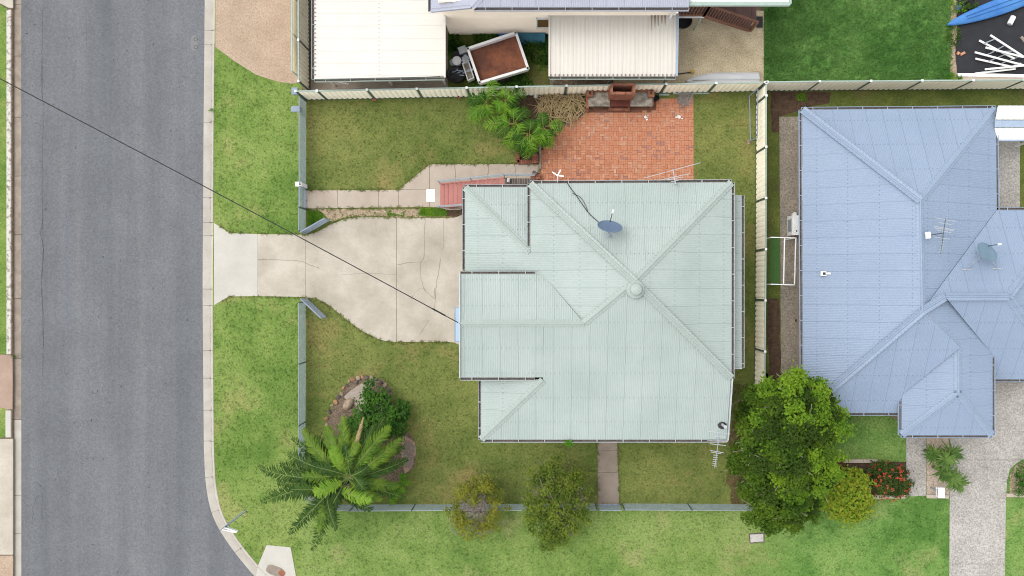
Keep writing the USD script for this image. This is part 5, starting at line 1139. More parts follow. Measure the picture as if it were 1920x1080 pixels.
# ------------------------------------------------------------------ weed mat corner: kayak, rack, post, bottle
ky = thing('kayak', 'long blue kayak lying across the black weed mat', 'kayak')
k0, k1 = P(1775, 47, .2), P(1990, -28, .2); ax_ = (k1 - k0); LK = np.linalg.norm(ax_); ax_ /= LK; sd = np.array([-ax_[1], ax_[0], 0]); us = np.linspace(0, 1, 30); cr = []
for u_ in us:
    wv = .40 * max(.02, math.sin(math.pi * u_) ** .62); aa = np.linspace(0, 2 * math.pi, 17)[:-1]; hz = .17 * (.5 + .5 * math.sin(math.pi * u_) ** .3) 
    cr.append((k0 + ax_ * LK * u_)[None] + np.outer(np.cos(aa), sd) * wv + np.outer(np.sin(aa) * hz * np.where(np.sin(aa) > 0, 1 + .10 * np.abs(np.cos(aa * 3)), 1) + .0, [0, 0, 1]))
v = np.vstack(cr); i, j = np.meshgrid(np.arange(29), np.arange(16), indexing='ij'); f = np.stack([i * 16 + j, (i + 1) * 16 + j, (i + 1) * 16 + (j + 1) % 16, i * 16 + (j + 1) % 16], -1).reshape(-1, 4)
MB().add(v, f).build('hull', m_blue, ky, smooth=40)
m_bluegr = mat('darker_blue_channel', C(52, 108, 178), rough=.4)
for o in (-.12, .1): MB().tube([k0 + ax_ * LK * s + sd * o * (1 - abs(s - .5)) + [0, 0, .165 + .02 * math.sin(math.pi * s)] for s in np.linspace(.16, .8, 12)], .016, 6).build('groove', m_bluegr, ky)
rk = thing('ladder_frames', 'pile of white steel frames with cross rungs on the black weed mat', 'frames')
for x0_, y0_, x1_, y1_, z_ in ((1857, 66, 1920, 107, .30), (1836, 76, 1902, 110, .18), (1848, 89, 1918, 107, .32), (1828, 98, 1925, 124, .22), (1829, 110, 1904, 127, .12), (1847, 130, 1930, 122, .3), (1828, 138, 1904, 129, .14)):
    MB().bar(P(x0_, y0_, z_), P(x1_, y1_, z_ + .02), .085, .05).build('rail', m_white, rk)
for x0_, y0_, x1_, y1_, z_ in ((1846, 81, 1866, 73, .25), (1855, 101, 1884, 85, .24), (1850, 103, 1868, 95, .2), (1868, 97, 1902, 96, .24), (1854, 115, 1887, 101, .16), (1876, 120, 1892, 113, .16), (1895, 112, 1912, 106, .2), (1900, 123, 1914, 118, .2)):
    MB().bar(P(x0_, y0_, z_), P(x1_, y1_, z_), .05, .04).build('rung', m_steel, rk)
MB().bar(P(1795, 140.5, .1), P(1990, 144, .1), .16, .12).build('white_beam', m_white, label='long white beam lying on the weed mat along the fence', cat='beam')
MB().bar(P(1804, 147.5, .07), P(1990, 150, .07), .16, .1).build('white_beam', m_edge, label='dusty white beam tight against the back fence', cat='beam')
t = thing('bottle', 'large white plastic container lying on the weed mat below the kayak', 'container'); MB().tube([P(1893, 45, .13), P(1900, 31.5, .13)], .13, 14).build('body', m_white, t, smooth=50); MB().tube([P(1892.3, 46.5, .13), P(1893, 45.2, .13)], .08, 12).build('cap', m_steel, t)
for x, y, a_, l in ((1804, 101, .5, 'loose orange brick lying askew on the weed mat'), (1795.5, 100.5, 1.0, 'half orange brick at the weed mat edge')): MB().box((*XY(x, y), .055), (.23 if x > 1800 else .14, .12, .075), a_).build('loose_brick', m_brick_a, label=l, cat='brick')
MB().box((*XY(1917, 74), .05), (.14, .3, .06), .7).build('timber_offcut', m_twig, label='grey timber offcut on the weed mat at the frame edge', cat='timber')
t = thing('nursery_pots', 'dark nursery pots and blue scrap at the kayak bow', 'pots')
for x, y, s in ((1811, 12, .22), (1816, 6, .2), (1797, 28, .13), (1800, 22, .12)): MB().lathe([(0, .02), (s * .7, .02), (s, s * 1.4), (s * .92, s * 1.4), (s * .6, .08), (0, .08)], (*XY(x, y), 0), 14).build('pot', m_dark, t)
MB().box((*XY(1795, 15), .12), (.3, .22, .06), .3, .2).build('blue_lid', mat('blue_scrap', C(92, 116, 176), rough=.5), t)
# east neighbour's side gear
t = thing('air_conditioner', 'white air conditioner unit on the side path against the blue roofed house', 'air conditioner'); p = XY(1492.5, 422, .8); MB().box((*p, .42), (.36, .95, .78)).build('case', m_white, t); MB().box((p[0] - .185, p[1], .45), (.02, .6, .55)).build('grille', m_steel, t); MB().box((p[0], p[1], .035), (.4, 1.0, .06)).build('plinth', m_path, t); MB().box((p[0] + .02, p[1] - .28, .82), (.05, .07, .02)).build('bracket', m_dark, t)
drum('round white bucket just above the air conditioner on the side path', 1490, 401.5, .09, .25, m_white)
t = thing('drain_grate', 'black round drain hole in the side path', 'drain', (*XY(1493, 601), .023)); MB().lathe([(0, 0), (.06, 0), (.075, .004)], (0, 0, 0), 16).build('grate', m_dark, t)
t = thing('tap_cover', 'beige round cover in the side path', 'cover', (*XY(1487, 516), .023)); MB().lathe([(0, .006), (.07, .006), (.08, 0)], (0, 0, 0), 16).build('lid', m_agg, t)
sgf = thing('side_gate', 'white pipe gate frame between the cream fence and the blue roofed house', 'gate'); zg = 1.6
for (x0_, y0_, x1_, y1_) in ((1446, 445, 1492, 446), (1492, 446, 1489.5, 534), (1446, 533, 1489.5, 534), (1471, 446, 1469, 532)): MB().bar(P(x0_, y0_, zg), P(x1_, y1_, zg), .045, .045).build('rail', m_white, sgf)
for x0_, y0_ in ((1446, 445), (1492, 446), (1489.5, 534), (1446, 533)): q_ = P(x0_, y0_, zg); MB().box((q_[0], q_[1], zg / 2), (.045, .045, zg)).build('upright', m_white, sgf)
MB().prism(pxpoly([(1443, 446), (1463, 447), (1462, 535), (1443, 535)]), .006, .02).build('turf_mat', m_turf, label='strip of bright artificial turf under the white pipe gate frame', cat='turf mat')
# metal frame leaning at the east fence of the yard
t = thing('metal_frame', 'grey metal frame leaning on the fence corner of the yard', 'frame'); q4c = [P(1405, 180, .3), P(1421, 167, 1.2), P(1420, 258, 1.2), P(1407, 264, .3)]
for i in range(4): MB().bar(q4c[i], q4c[(i + 1) % 4], .04, .04).build('rail', m_bluegrey, t)
for i in (0, 3): MB().bar([q4c[i][0], q4c[i][1], .0], q4c[i], .04, .04).build('foot', m_bluegrey, t)
stone(XY(1404, 266), (.22, .2, .12), 97, m_stone, label='pale stone at the foot of the leaning metal frame', cat='rock')
for k, (x, n) in enumerate(((1249, 5), (1345, 4))): pass
MB().bar(P(1236, 177.5, .06), P(1255, 177.5, .06), .08, .05).build('steel_offcut', m_frail, label='short pale green steel offcut at the fence beside the barbecue', cat='steel rail')
MB().bar(P(1262, 175.5, .06), P(1330, 175, .06), .06, .05).build('steel_offcut', m_frail, label='longer pale green steel rail lying along the foot of the fence', cat='steel rail')
# concrete edging of the east front garden
for nm, a_, b_, l in (('garden_edging', (1562, 864.5), (1646, 864.5), 'pale concrete edging along the top of the red flowered bush bed'), ('garden_edging', (1632, 932), (1698, 931), 'pale concrete edging below the red flowered bush'), ('garden_edging', (1737, 930.5), (1779, 931.5), 'pale curved concrete edging at the white letterbox'), ('garden_edging', (1886, 928.5), (2000, 929), 'pale concrete edging at the right side of the east driveway')):
    n_ = max(2, int(abs(b_[0] - a_[0]) / 28)); t = thing(nm, l, 'edging'); pa, pb = P(*a_, .08), P(*b_, .08)
    for k in range(n_): s0, s1 = (k + .02) / n_, (k + .98) / n_; MB().bar(pa * (1 - s0) + pb * s0 - [0, 0, .03], pa * (1 - s1) + pb * s1 - [0, 0, .03], .17, .14).build('edging_block', m_edge, t)
#PLANTS
# ------------------------------------------------------------------ plants
def leaf_mesh(b, c, nrm, size, r, aspect=.5, fold=.15):
    """one small folded leaf per point"""
    n = len(c); nrm = nrm / (np.linalg.norm(nrm, axis=1, keepdims=True) + 1e-9)
    t = np.cross(nrm, r.normal(size=(n, 3))); t /= np.linalg.norm(t, axis=1, keepdims=True) + 1e-9; s = np.cross(nrm, t); size = np.broadcast_to(size, (n,))[:, None]
    v = np.stack([c - t * size * .5, c + s * size * aspect * .5 + nrm * size * fold, c + t * size * .5 - nrm * size * .1, c - s * size * aspect * .5 + nrm * size * fold], 1).reshape(-1, 3)
    k = np.arange(n)[:, None] * 4; return b.add(v, np.vstack([k + [0, 1, 2], k + [0, 2, 3]]))
def lobe_points(c, rad, nclus, nleaf, r, spread=.22, top=-.25):
    """clusters of leaves over the outside of an ellipsoid"""
    c, rad = np.asarray(c, float), np.asarray(rad, float)
    d = r.normal(size=(nclus * 3, 3)); d /= np.linalg.norm(d, axis=1, keepdims=True); d = d[d[:, 2] > top][:nclus]; q = c + d * rad * r.uniform(.72, 1.06, (len(d), 1))
    sz = spread * r.uniform(.6, 1.4, len(d)); p = (q[:, None] + r.normal(size=(len(d), nleaf, 3)) * [1, 1, .6] * sz[:, None, None]).reshape(-1, 3)
    nn = (np.repeat(d, nleaf, 0) * .5 + [0, 0, .75] + r.normal(size=(len(p), 3)) * .45)
    return p, nn, q
def bush(name, label, cat, lobes, mt, leaf=.11, nclus=26, nleaf=34, seed=1, spread=.2, trunk=None, aspect=.55, twigs=None, extra=None):
    r = rng(seed); t = thing(name, label, cat); b = MB(); qs = []
    for lb_ in lobes:
        c, rad, k = lb_ if len(lb_) == 3 else (*lb_, 1.0)
        p, nn, q = lobe_points(c, rad, int(nclus * k), nleaf, r, spread); leaf_mesh(b, p, nn, leaf * r.uniform(.65, 1.35, len(p)), r, aspect); qs.append(q)
        if isinstance(mt, tuple): b.build('branch_foliage', mt[len(qs) * 7 % 5 % 3], t); b = MB()
    if b.n: b.build('crown', mt, t)
    if trunk is not None:
        tb = MB(); base, r0 = np.array([*trunk[0], 0.0]), trunk[1]
        fork = base + [0, 0, .35 * np.mean([l[0][2] for l in lobes])]
        tb.tube([base, (base + fork) / 2 + [.03, -.02, 0], fork], [r0 * 1.2, r0, r0 * .9], 9)
        for l in (lobes if len(lobes) < 40 else lobes[::3]):
            c = np.asarray(l[0], float) - [0, 0, l[1][2] * .2]; m = (fork + c) / 2 + [*r.normal(0, .15, 2), .15]
            tb.tube([fork, m, c], [r0 * .6, r0 * .4, r0 * .18], 6)
        tb.build('trunk', m_bark, t)
        lb2 = MB()
        for q in qs:
            for p in q[:: (3 if twigs else 5)]:
                c = p - [0, 0, .1]; lb2.tube([c + r.normal(0, .25, 3) * [1, 1, .4] - [0, 0, .1], c + r.normal(0, .05, 3)], [.014, .006], 4)
        lb2.build('twigs', m_twig, t, kind='stuff')
    return t
W = lambda x, y, z: P(x, y, z)
# the leafy tree between the two lots
tl = [((1440, 752), 4.2, 1.0), ((1466, 748), 4.6, 1.0), ((1500, 738), 4.9, .95), ((1534, 748), 4.7, .95), ((1455, 770), 5.2, 1.1), ((1500, 765), 5.4, 1.15), ((1545, 775), 4.5, .9), ((1428, 800), 4.0, .95), ((1445, 815), 5.3, 1.1), ((1490, 815), 5.7, 1.2), ((1535, 815), 4.9, 1.05),
      ((1414, 850), 3.8, .85), ((1420, 885), 3.9, .95), ((1440, 860), 5.2, 1.1), ((1485, 865), 5.4, 1.1), ((1528, 850), 4.6, 1.0), ((1432, 918), 4.0, 1.0), ((1465, 915), 4.4, 1.05), ((1505, 912), 4.1, 1.0), ((1540, 890), 3.6, .8), ((1440, 958), 3.4, .85), ((1480, 960), 3.5, .85), ((1454, 974), 2.8, .55), ((1416, 770), 3.4, .8), ((1517, 952), 3.0, .7), ((1412, 925), 3.0, .6)]
tsub = []; r = rng(303)
for c, z, rr in tl:
    c0_ = W(*c, z * .92); tsub.append((c0_, (rr * .6, rr * .6, rr * .5), rr * .55))
    for k in range(4):
        a = k * 1.57 + r.uniform(-.6, .6); o = rr * r.uniform(.5, .95); q = rr * r.uniform(.28, .5)
        tsub.append((c0_ + [o * math.cos(a), o * math.sin(a), r.uniform(-.6, .5)], (q, q, q * .7), q * .85))
big = bush('leafy_tree', 'large spreading leafy green tree standing between the green and the blue roofed house', 'tree', tsub, (L_tree, L_tree2, L_tree3), leaf=.17, nclus=44, nleaf=26, seed=3, spread=.115, trunk=(XY(1462, 850), .17), twigs=True)
bush('lime_shrub', 'bright lime green shrub below the leafy tree at the lawn edge', 'shrub', [(W(1592, 925, 1.6), (.85, .85, .8)), (W(1570, 905, 1.5), (.6, .6, .6)), (W(1612, 945, 1.2), (.55, .55, .5)), (W(1590, 955, 1.2), (.7, .55, .6)), (W(1560, 935, 1.3), (.55, .55, .5)), (W(1606, 905, 1.2), (.5, .5, .5))], L_bright, leaf=.2, nclus=36, nleaf=16, seed=4, spread=.13, trunk=(XY(1590, 925), .05))
ix = bush('flowering_shrub', 'rounded dark shrub dotted with red flowers beside the entry walk', 'shrub', [(W(1664, 900, .75), (.82, .72, .6)), (W(1682, 905, .65), (.6, .6, .5)), (W(1650, 888, .65), (.55, .5, .5))], L_ixora, leaf=.13, nclus=70, nleaf=18, seed=5, spread=.10, trunk=(XY(1664, 902), .05))
r = rng(6); fb = MB()
for _ in range(50):
    d = r.normal(size=3); d[2] = abs(d[2]) + .15; d /= np.linalg.norm(d); c = W(1666, 901, .78) + d * [1.06, .96, .72]
    p = c + r.normal(size=(9, 3)) * .035; leaf_mesh(fb, p, d[None] + r.normal(size=(9, 3)) * .3, .065 * r.uniform(.7, 1.3, 9), r, .9)
fb.build('flower_heads', m_flower, ix, kind='stuff')
bush('bed_shrub', 'dark green sprawling shrub in the stone edged corner bed', 'shrub', [(W(703, 735, .8), (.5, .5, .45)), (W(712, 752, .8), (.5, .5, .45)), (W(690, 768, .8), (.5, .55, .5)), (W(688, 795, 1.0), (.65, .6, .55)), (W(715, 795, 1.1), (.65, .6, .6)), (W(740, 785, .9), (.5, .45, .45)), (W(660, 802, .8), (.5, .4, .4)), (W(738, 805, .8), (.5, .4, .4)), (W(752, 770, .6), (.3, .4, .3)), (W(700, 815, .8), (.6, .4, .5))], L_dark, leaf=.16, nclus=24, nleaf=16, seed=7, spread=.13, trunk=(XY(702, 785), .05))
def ringlobes(cx, cy, rx, ry, z, n, rad, seed, skip=()):
    r = rng(seed); L = []
    for k in range(n):
        a = 2 * math.pi * k / n + r.uniform(-.15, .15); q = r.uniform(.62, .95)
        L.append((W(cx + rx * q * math.cos(a), cy + ry * q * math.sin(a), z * r.uniform(.75, 1.1)), (rad * r.uniform(.7, 1.2), rad * r.uniform(.7, 1.2), rad * .7)))
    return L
yb = bush('yellow_bush', 'sparse yellow green bush with bare grey centre by the front fence', 'shrub', ringlobes(890, 955, 50, 56, 1.7, 10, .44, 8) + [(W(908, 905, 1.8), (.4, .4, .35)), (W(882, 930, 1.9), (.4, .4, .3))], L_yell, leaf=.11, nclus=18, nleaf=16, seed=9, spread=.11, trunk=(XY(895, 952), .07))
ob = bush('olive_bush', 'larger olive green bush beside the front path at the fence', 'shrub', ringlobes(1040, 945, 58, 78, 2.0, 13, .52, 10) + [(W(1035, 930, 2.3), (.6, .6, .45)), (W(1045, 960, 2.3), (.6, .6, .45)), (W(1020, 955, 2.2), (.5, .5, .4)), (W(1055, 915, 2.1), (.5, .5, .4)), (W(1042, 1005, 1.7), (.5, .4, .4))], L_olive, leaf=.12, nclus=22, nleaf=20, seed=11, spread=.12, trunk=(XY(1040, 945), .09))
def deadtwigs(parent, cx, cy, z, rx, ry, n, seed):
    r = rng(seed); b = MB()
    for _ in range(n):
        a = r.uniform(0, 6.3); q = math.sqrt(r.uniform()); p = W(cx + rx * q * math.cos(a), cy + ry * q * math.sin(a), z * r.uniform(.8, 1.05)); d = r.normal(size=3) * [1, 1, .6]; d /= np.linalg.norm(d); L = r.uniform(.1, .3)
        b.tube([p, p + d * L * .5 + r.normal(0, .02, 3), p + d * L], [.009, .007, .003], 3)
    b.build('bare_twigs', m_twig, parent, kind='stuff')
deadtwigs(yb, 888, 945, 1.8, 24, 24, 600, 12); deadtwigs(yb, 900, 985, 1.5, 26, 18, 350, 13); deadtwigs(yb, 865, 985, 1.3, 24, 22, 160, 14); deadtwigs(yb, 918, 960, 1.4, 20, 24, 160, 15)
deadtwigs(ob, 1082, 940, 1.8, 14, 24, 320, 16); deadtwigs(ob, 1008, 912, 1.8, 14, 22, 260, 17); deadtwigs(ob, 1065, 985, 1.7, 22, 20, 260, 18); deadtwigs(ob, 1040, 920, 2.0, 40, 50, 260, 19)

# palms
def frond(t, base, tip, arch, ll, n, mt, r, droop=.35, w=.034, stalk=m_rachis, fwd=.75, name='frond', start=.16, jag=.2, sw=1.0):
    base, tip = np.asarray(base, float), np.asarray(tip, float); mid = base * .5 + tip * .5 + [0, 0, arch]; mid[:2] += r.normal(0, .06 + .05 * np.linalg.norm((tip - base)[:2]), 2)
    s = np.linspace(0, 1, 15)[:, None]; rac = (1 - s) ** 2 * base + 2 * s * (1 - s) * mid + s ** 2 * tip
    ts = np.repeat(np.linspace(start, .995, n), 2) + r.normal(0, .004, 2 * n); ts = np.clip(ts, 0, 1)[:, None]; sg = np.tile([1.0, -1.0], n)[:, None]
    p = (1 - ts) ** 2 * base + 2 * ts * (1 - ts) * mid + ts ** 2 * tip; tg = 2 * (1 - ts) * (mid - base) + 2 * ts * (tip - mid); tg /= np.linalg.norm(tg, axis=1, keepdims=True)
    side = np.cross(tg, [0, 0, 1.0]); side /= np.linalg.norm(side, axis=1, keepdims=True); up = np.cross(side, tg)
    L = ll * (np.sin(np.pi * np.clip((ts - start) / (1 - start) * .80 + .16, 0, 1)) ** .7) * r.uniform(1 - jag, 1 + jag * .6, (2 * n, 1))
    d = tg * (fwd + r.normal(0, .18, (2 * n, 1))) + side * sg + up * r.uniform(-.25, .6, (2 * n, 1)); d /= np.linalg.norm(d, axis=1, keepdims=True)
    wd = np.cross(d, up); wd /= np.linalg.norm(wd, axis=1, keepdims=True) + 1e-9; g = np.array([0, 0, -1.0])
    q1, q2 = p + d * L * .5 + g * L * droop * .18, p + d * L * .95 + g * L * droop
    v = np.stack([p - wd * w * .3, p + wd * w * .3, q1 - wd * w * .5, q1 + wd * w * .5, q2], 1).reshape(-1, 3); k = np.arange(2 * n)[:, None] * 5
    f = MB().add(v, np.vstack([k + [0, 1, 2], k + [1, 3, 2], k + [2, 3, 4]])).build(name, mt, t)
    MB().tube(rac, np.linspace(.022, .005, 15) * sw, 5).build('stalk', stalk, f)
def trunk(t, xy, h, r0, mt=m_bark, lean=(0, 0)):
    s = np.linspace(0, 1, 14); MB().tube(np.c_[xy[0] + lean[0] * s, xy[1] + lean[1] * s, h * s], r0 * (1.15 - .3 * s) * (1 + .06 * (np.arange(14) % 2)), 12).build('trunk', mt, t)
m_palmstalk = mat('green_palm_stalk', C(150, 166, 88), C(112, 134, 66), rough=.6)
pm_ = thing('feather_palm', 'large feather palm with long arching fronds at the street corner of the fence', 'palm'); r = rng(50)
zc_ = 4.3; C0 = W(654, 894, zc_); trunk(pm_, C0[:2], zc_, .15)
for (x, y, z, a, ll, k) in ((643, 782, 4.4, .9, .5, 0), (625, 838, 5.3, .6, .5, 2), (612, 800, 4.3, .9, .55, 0), (568, 806, 3.7, 1.1, .6, 0), (577, 862, 3.9, 1.0, .6, 1), (540, 850, 3.0, 1.2, .6, 1), (487, 877, 2.9, 1.3, .62, 1), (490, 942, 2.8, 1.3, .62, 1), (520, 905, 3.2, 1.2, .6, 1), (541, 1001, 2.7, 1.2, .55, 1), (586, 1032, 2.7, 1.2, .55, 1),
        (590, 950, 3.3, .9, .55, 1), (630, 945, 3.2, .8, .5, 1), (676, 950, 3.0, .6, .4, 0), (715, 938, 3.1, .8, .5, 0), (747, 912, 3.2, .9, .5, 0), (752, 824, 3.8, 1.0, .55, 0), (730, 800, 4.2, 1.0, .55, 0), (763, 862, 3.0, 1.0, .5, 1), (700, 800, 4.0, .9, .45, 1), (608, 905, 3.9, .8, .55, 1), (655, 800, 4.0, .9, .55, 1), (670, 810, 4.3, .9, .5, 0), (590, 820, 3.4, 1.0, .6, 1), (556, 880, 3.0, 1.1, .6, 1), (525, 870, 2.7, 1.1, .6, 1), (505, 925, 2.5, 1.2, .6, 1), (575, 920, 3.0, 1.0, .6, 1), (560, 985, 2.5, 1.1, .55, 1), (610, 970, 2.7, 1.0, .5, 1), (700, 925, 2.8, .9, .5, 1), (720, 870, 3.0, .9, .5, 1), (742, 845, 3.2, 1.0, .55, 0), (690, 850, 3.6, .7, .5, 1), (620, 870, 4.6, .7, .55, 0), (640, 830, 4.9, .7, .5, 0), (548, 822, 2.8, 1.1, .55, 1), (588, 868, 3.6, .9, .6, 0)):
    frond(pm_, C0 + np.r_[r.normal(0, .05, 2), 0], W(x, y, z), a, ll, 50, (L_palm, L_palmd, L_palmy)[k], r, droop=.55, w=.062, jag=.25, fwd=.95, stalk=m_palmstalk)
for k in range(22):      # the shorter, untidy fronds of the crown's middle and its drooping skirt
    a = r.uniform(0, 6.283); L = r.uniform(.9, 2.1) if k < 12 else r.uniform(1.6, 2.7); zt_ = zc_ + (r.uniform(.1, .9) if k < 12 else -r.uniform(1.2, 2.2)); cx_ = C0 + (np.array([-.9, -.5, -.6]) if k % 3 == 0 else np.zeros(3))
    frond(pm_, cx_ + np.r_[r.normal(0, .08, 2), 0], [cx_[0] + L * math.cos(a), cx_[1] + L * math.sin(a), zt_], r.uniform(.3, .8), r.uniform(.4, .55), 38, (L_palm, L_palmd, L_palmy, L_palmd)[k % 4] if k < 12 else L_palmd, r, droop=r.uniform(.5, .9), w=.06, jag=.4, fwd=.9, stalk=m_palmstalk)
for x, y, z, a, ll in ((681, 783, 4.2, .8, .22), (728, 838, 3.6, .8, .3), (700, 880, 3.2, .5, .25), (668, 845, 3.9, .6, .25)): frond(pm_, C0, W(x, y, z), a, ll, 40, m_tan, r, droop=.5, stalk=m_tan, fwd=1.6, name='dry_frond')
for k, (x, y) in enumerate(((680, 889), (690, 905), (672, 870))): MB().tube([C0 + [0, 0, -.1], W((654 + x) / 2, (894 + y) / 2, zc_ + .1), W(x, y, zc_ - .5)], [.07, .05, .02], 6).build('leaf_base', (m_orangestone, m_twig, m_rachis)[k], pm_)
frond(pm_, W(612, 925, 3.4), W(549, 957, 2.2), .3, .06, 10, L_palmy, r)
groups_ = [((911, 193), 1.9, [(877, 183, 1.4), (889, 232, 1.2), (877, 222, 1.2), (912, 174, 1.7), (929, 152, 2.0), (922, 216, 1.5), (898, 178, 1.8)], 'cane palm beside the lawn and fence, the one nearest the street'),
           ((948, 188), 2.0, [(945, 212, 1.6), (962, 177, 1.8), (984, 171, 1.6), (938, 171, 1.9), (930, 200, 1.6), (968, 200, 1.6)], 'cane palm close to the fence behind the trailer'),
           ((964, 232), 2.0, [(906, 235, 1.5), (929, 254, 1.4), (951, 279, 1.3), (961, 203, 1.7), (990, 205, 1.6), (938, 218, 1.7), (980, 250, 1.7)], 'cane palm in the middle of the palm bed with fronds over the lawn'),
           ((991, 252), 1.9, [(976, 290, 1.3), (1001, 288, 1.3), (987, 297, 1.2), (958, 251, 1.6), (1012, 272, 1.4), (968, 282, 1.3), (995, 224, 1.7)], 'cane palm over the orange brick edging'),
           ((1019, 240), 1.9, [(1056, 236, 1.5), (1027, 277, 1.3), (1017, 212, 1.7), (1003, 236, 1.6), (1010, 268, 1.4), (1037, 262, 1.3)], 'cane palm leaning over the patio edge')]
for k, (c, z, tips, lab) in enumerate(groups_):
    t = thing('cane_palm', 'bright green ' + lab, 'palm'); r = rng(70 + k); c0 = W(*c, z * .8)
    sb = MB()
    for _ in range(5): o = r.normal(0, .12, 2); sb.tube([[c0[0] + o[0], c0[1] + o[1], 0], [c0[0] + o[0] * .5, c0[1] + o[1] * .5, z * .8]], [.035, .025], 6)
    sb.build('stems', m_rachis, t)
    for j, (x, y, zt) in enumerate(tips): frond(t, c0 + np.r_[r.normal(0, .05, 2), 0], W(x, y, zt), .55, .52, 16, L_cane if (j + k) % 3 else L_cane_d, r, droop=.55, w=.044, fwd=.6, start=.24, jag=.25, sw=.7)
    for j in range(2): a = r.uniform(0, 6.3); frond(t, c0 - [0, 0, .2], c0 + [math.cos(a) * .8, math.sin(a) * .8, -.5], .35, .36, 16, L_cane_d, r, droop=.4, w=.045, sw=.6)
def rosette(t, c, L, n, mt, r, w=.045, name='blade', el=(0.05, 1.2)):
    b = MB()
    for _ in range(n):
        a = r.uniform(0, 6.283); e = r.uniform(*el); l = L * r.uniform(.75, 1.1); d = np.array([math.cos(a) * math.cos(e), math.sin(a) * math.cos(e), math.sin(e)]); s = np.array([-math.sin(a), math.cos(a), 0])
        p = np.asarray(c); q = p + d * l * .5; e_ = p + d * l - [0, 0, l * .18 * math.cos(e)]
        b.add([p - s * w * .35, p + s * w * .35, q - s * w * .55, q + s * w * .55, e_], [[0, 1, 2], [1, 3, 2], [2, 3, 4]])
    b.build(name, mt, t)
ylab = ['yucca nearest the blue roof and entry walk', 'yucca in the middle of the clump', 'yucca at the driveway side nearest the roof', 'yucca on the pebbles above the letterbox', 'yucca hanging over the driveway near the letterbox', 'yucca with blades farthest out over the driveway']
for k, (x, y, z, L) in enumerate(((1751, 852, 1.0, .5), (1772.5, 862, 1.3, .5), (1783, 850, .9, .55), (1767, 883, 1.0, .5), (1785, 897, 1.2, .52), (1796, 905, .8, .5))):
    t = thing('yucca', 'spiky green ' + ylab[k], 'yucca'); r = rng(90 + k); c = W(x, y, z); MB().tube([[c[0], c[1], 0], c], [.07, .05], 8).build('stem', m_bark, t); rosette(t, c, L * 1.3, 46, L_yucca, r, .085, el=(-.15, .75))
dl = ['rosette plant at the right edge of the corner palm', 'rosette plant below the corner palm near the front fence', 'lowest rosette plant touching the front fence by the palm']
for k, (x, y, z) in enumerate(((762, 903, .7), (744, 920, .7), (742, 934, .6))):
    t = thing('rosette_plant', 'bright green ' + dl[k], 'plant'); r = rng(110 + k)
    for j in range(5): c = W(x + r.normal(0, 6), y + r.normal(0, 6), z * r.uniform(.7, 1.1)); MB().tube([[c[0], c[1], 0], c], [.02, .015], 5).build('stem', m_rachis, t); rosette(t, c, .26, 22, L_cane, r, .05, el=(-.2, .8))
t = thing('red_cordyline', 'small red brown spiky plant at the garden edging by the tree', 'plant'); r = rng(120)
for x, y in ((1567, 868), (1574, 871), (1562, 873)): c = W(x, y, .5); MB().tube([[c[0], c[1], 0], c], [.02, .015], 5).build('stem', m_bark, t); rosette(t, c, .38, 24, mat('red_brown_leaf', C(150, 92, 68), C(110, 60, 48), island=.3, rough=.6), r, .04)
bush('grey_herb', 'small grey green plant in the bark bed left of the red flowered shrub', 'plant', [(W(1627, 893, .3), (.3, .3, .25)), (W(1631, 902, .25), (.22, .2, .2))], mat('grey_green_leaves', C(112, 140, 104), C(70, 98, 66), island=.3, rough=.6), leaf=.12, nclus=14, nleaf=10, seed=121, spread=.08)
bush('driveway_shrub', 'dark green shrub cut by the right photo edge beside the east driveway', 'shrub', [(W(1925, 890, .6), (.5, .6, .5)), (W(1922, 915, .5), (.4, .4, .4))], L_dark, leaf=.09, nclus=40, nleaf=20, seed=122, spread=.1, trunk=(XY(1925, 895), .04))
for k, (x, y, rr, lab) in enumerate(((1798, 9, .5, 'leafy weeds at the nursery pots by the kayak bow'), (1787, 68, .35, 'weeds at the left edge of the weed mat'), (1790, 148, .32, 'weeds at the lower corner of the weed mat by the fence'), (1823, 13, .25, 'small weeds between the pots and the kayak'), (27, 668, .12, 'dry weeds in the old kerb gutter'), (397, 207, .08, 'weed tuft growing in the kerb gutter by the verge'), (1067, 829, .14, 'tuft of green growing in the gutter over the front lawn'))):
    z = .12 if k != 6 else 4.15
    bush('weed_clump', lab, 'weeds', [(W(x, y, z), (rr, rr * (1.6 if k in (1,) else .8), .14))], L_weed if k not in (0, 2, 5, 6) else L_cane, leaf=.09 if k not in (4, 5) else .05, nclus=30 if k not in (4, 5) else 9, nleaf=9, seed=130 + k, spread=.06)
def scatter_leaves(name, label, polys, n, mt, size, seed, zmax=.12, cat='weeds'):
    r = rng(seed); b = MB(); P0 = unary_union(polys); x0_, y0_, x1_, y1_ = P0.bounds; pts = []
    import shapely
    while len(pts) < n:
        q = np.c_[r.uniform(x0_, x1_, 4000), r.uniform(y0_, y1_, 4000)]; q = q[shapely.contains_xy(P0, q[:, 0], q[:, 1])]
        k = meshkit.fbm(np.c_[q * .9, np.full(len(q), seed)], 3); pts += list(q[k > r.uniform(.3, .62, len(q))])
    pts = np.array(pts[:n]); c = np.c_[pts, r.uniform(.01, zmax, n)]; leaf_mesh(b, c, r.normal(size=(n, 3)) * .5 + [0, 0, 1], size * r.uniform(.5, 1.4, n), r, .6); return b.build(name, mt, label=label, cat=cat, kind='stuff')
scatter_leaves('yard_weeds', 'dark green weeds covering the ground round the box trailer', [pxpoly([(842, 66), (1030, 66), (1030, 172), (842, 174)])], 9000, L_weed, .13, 140, .22)
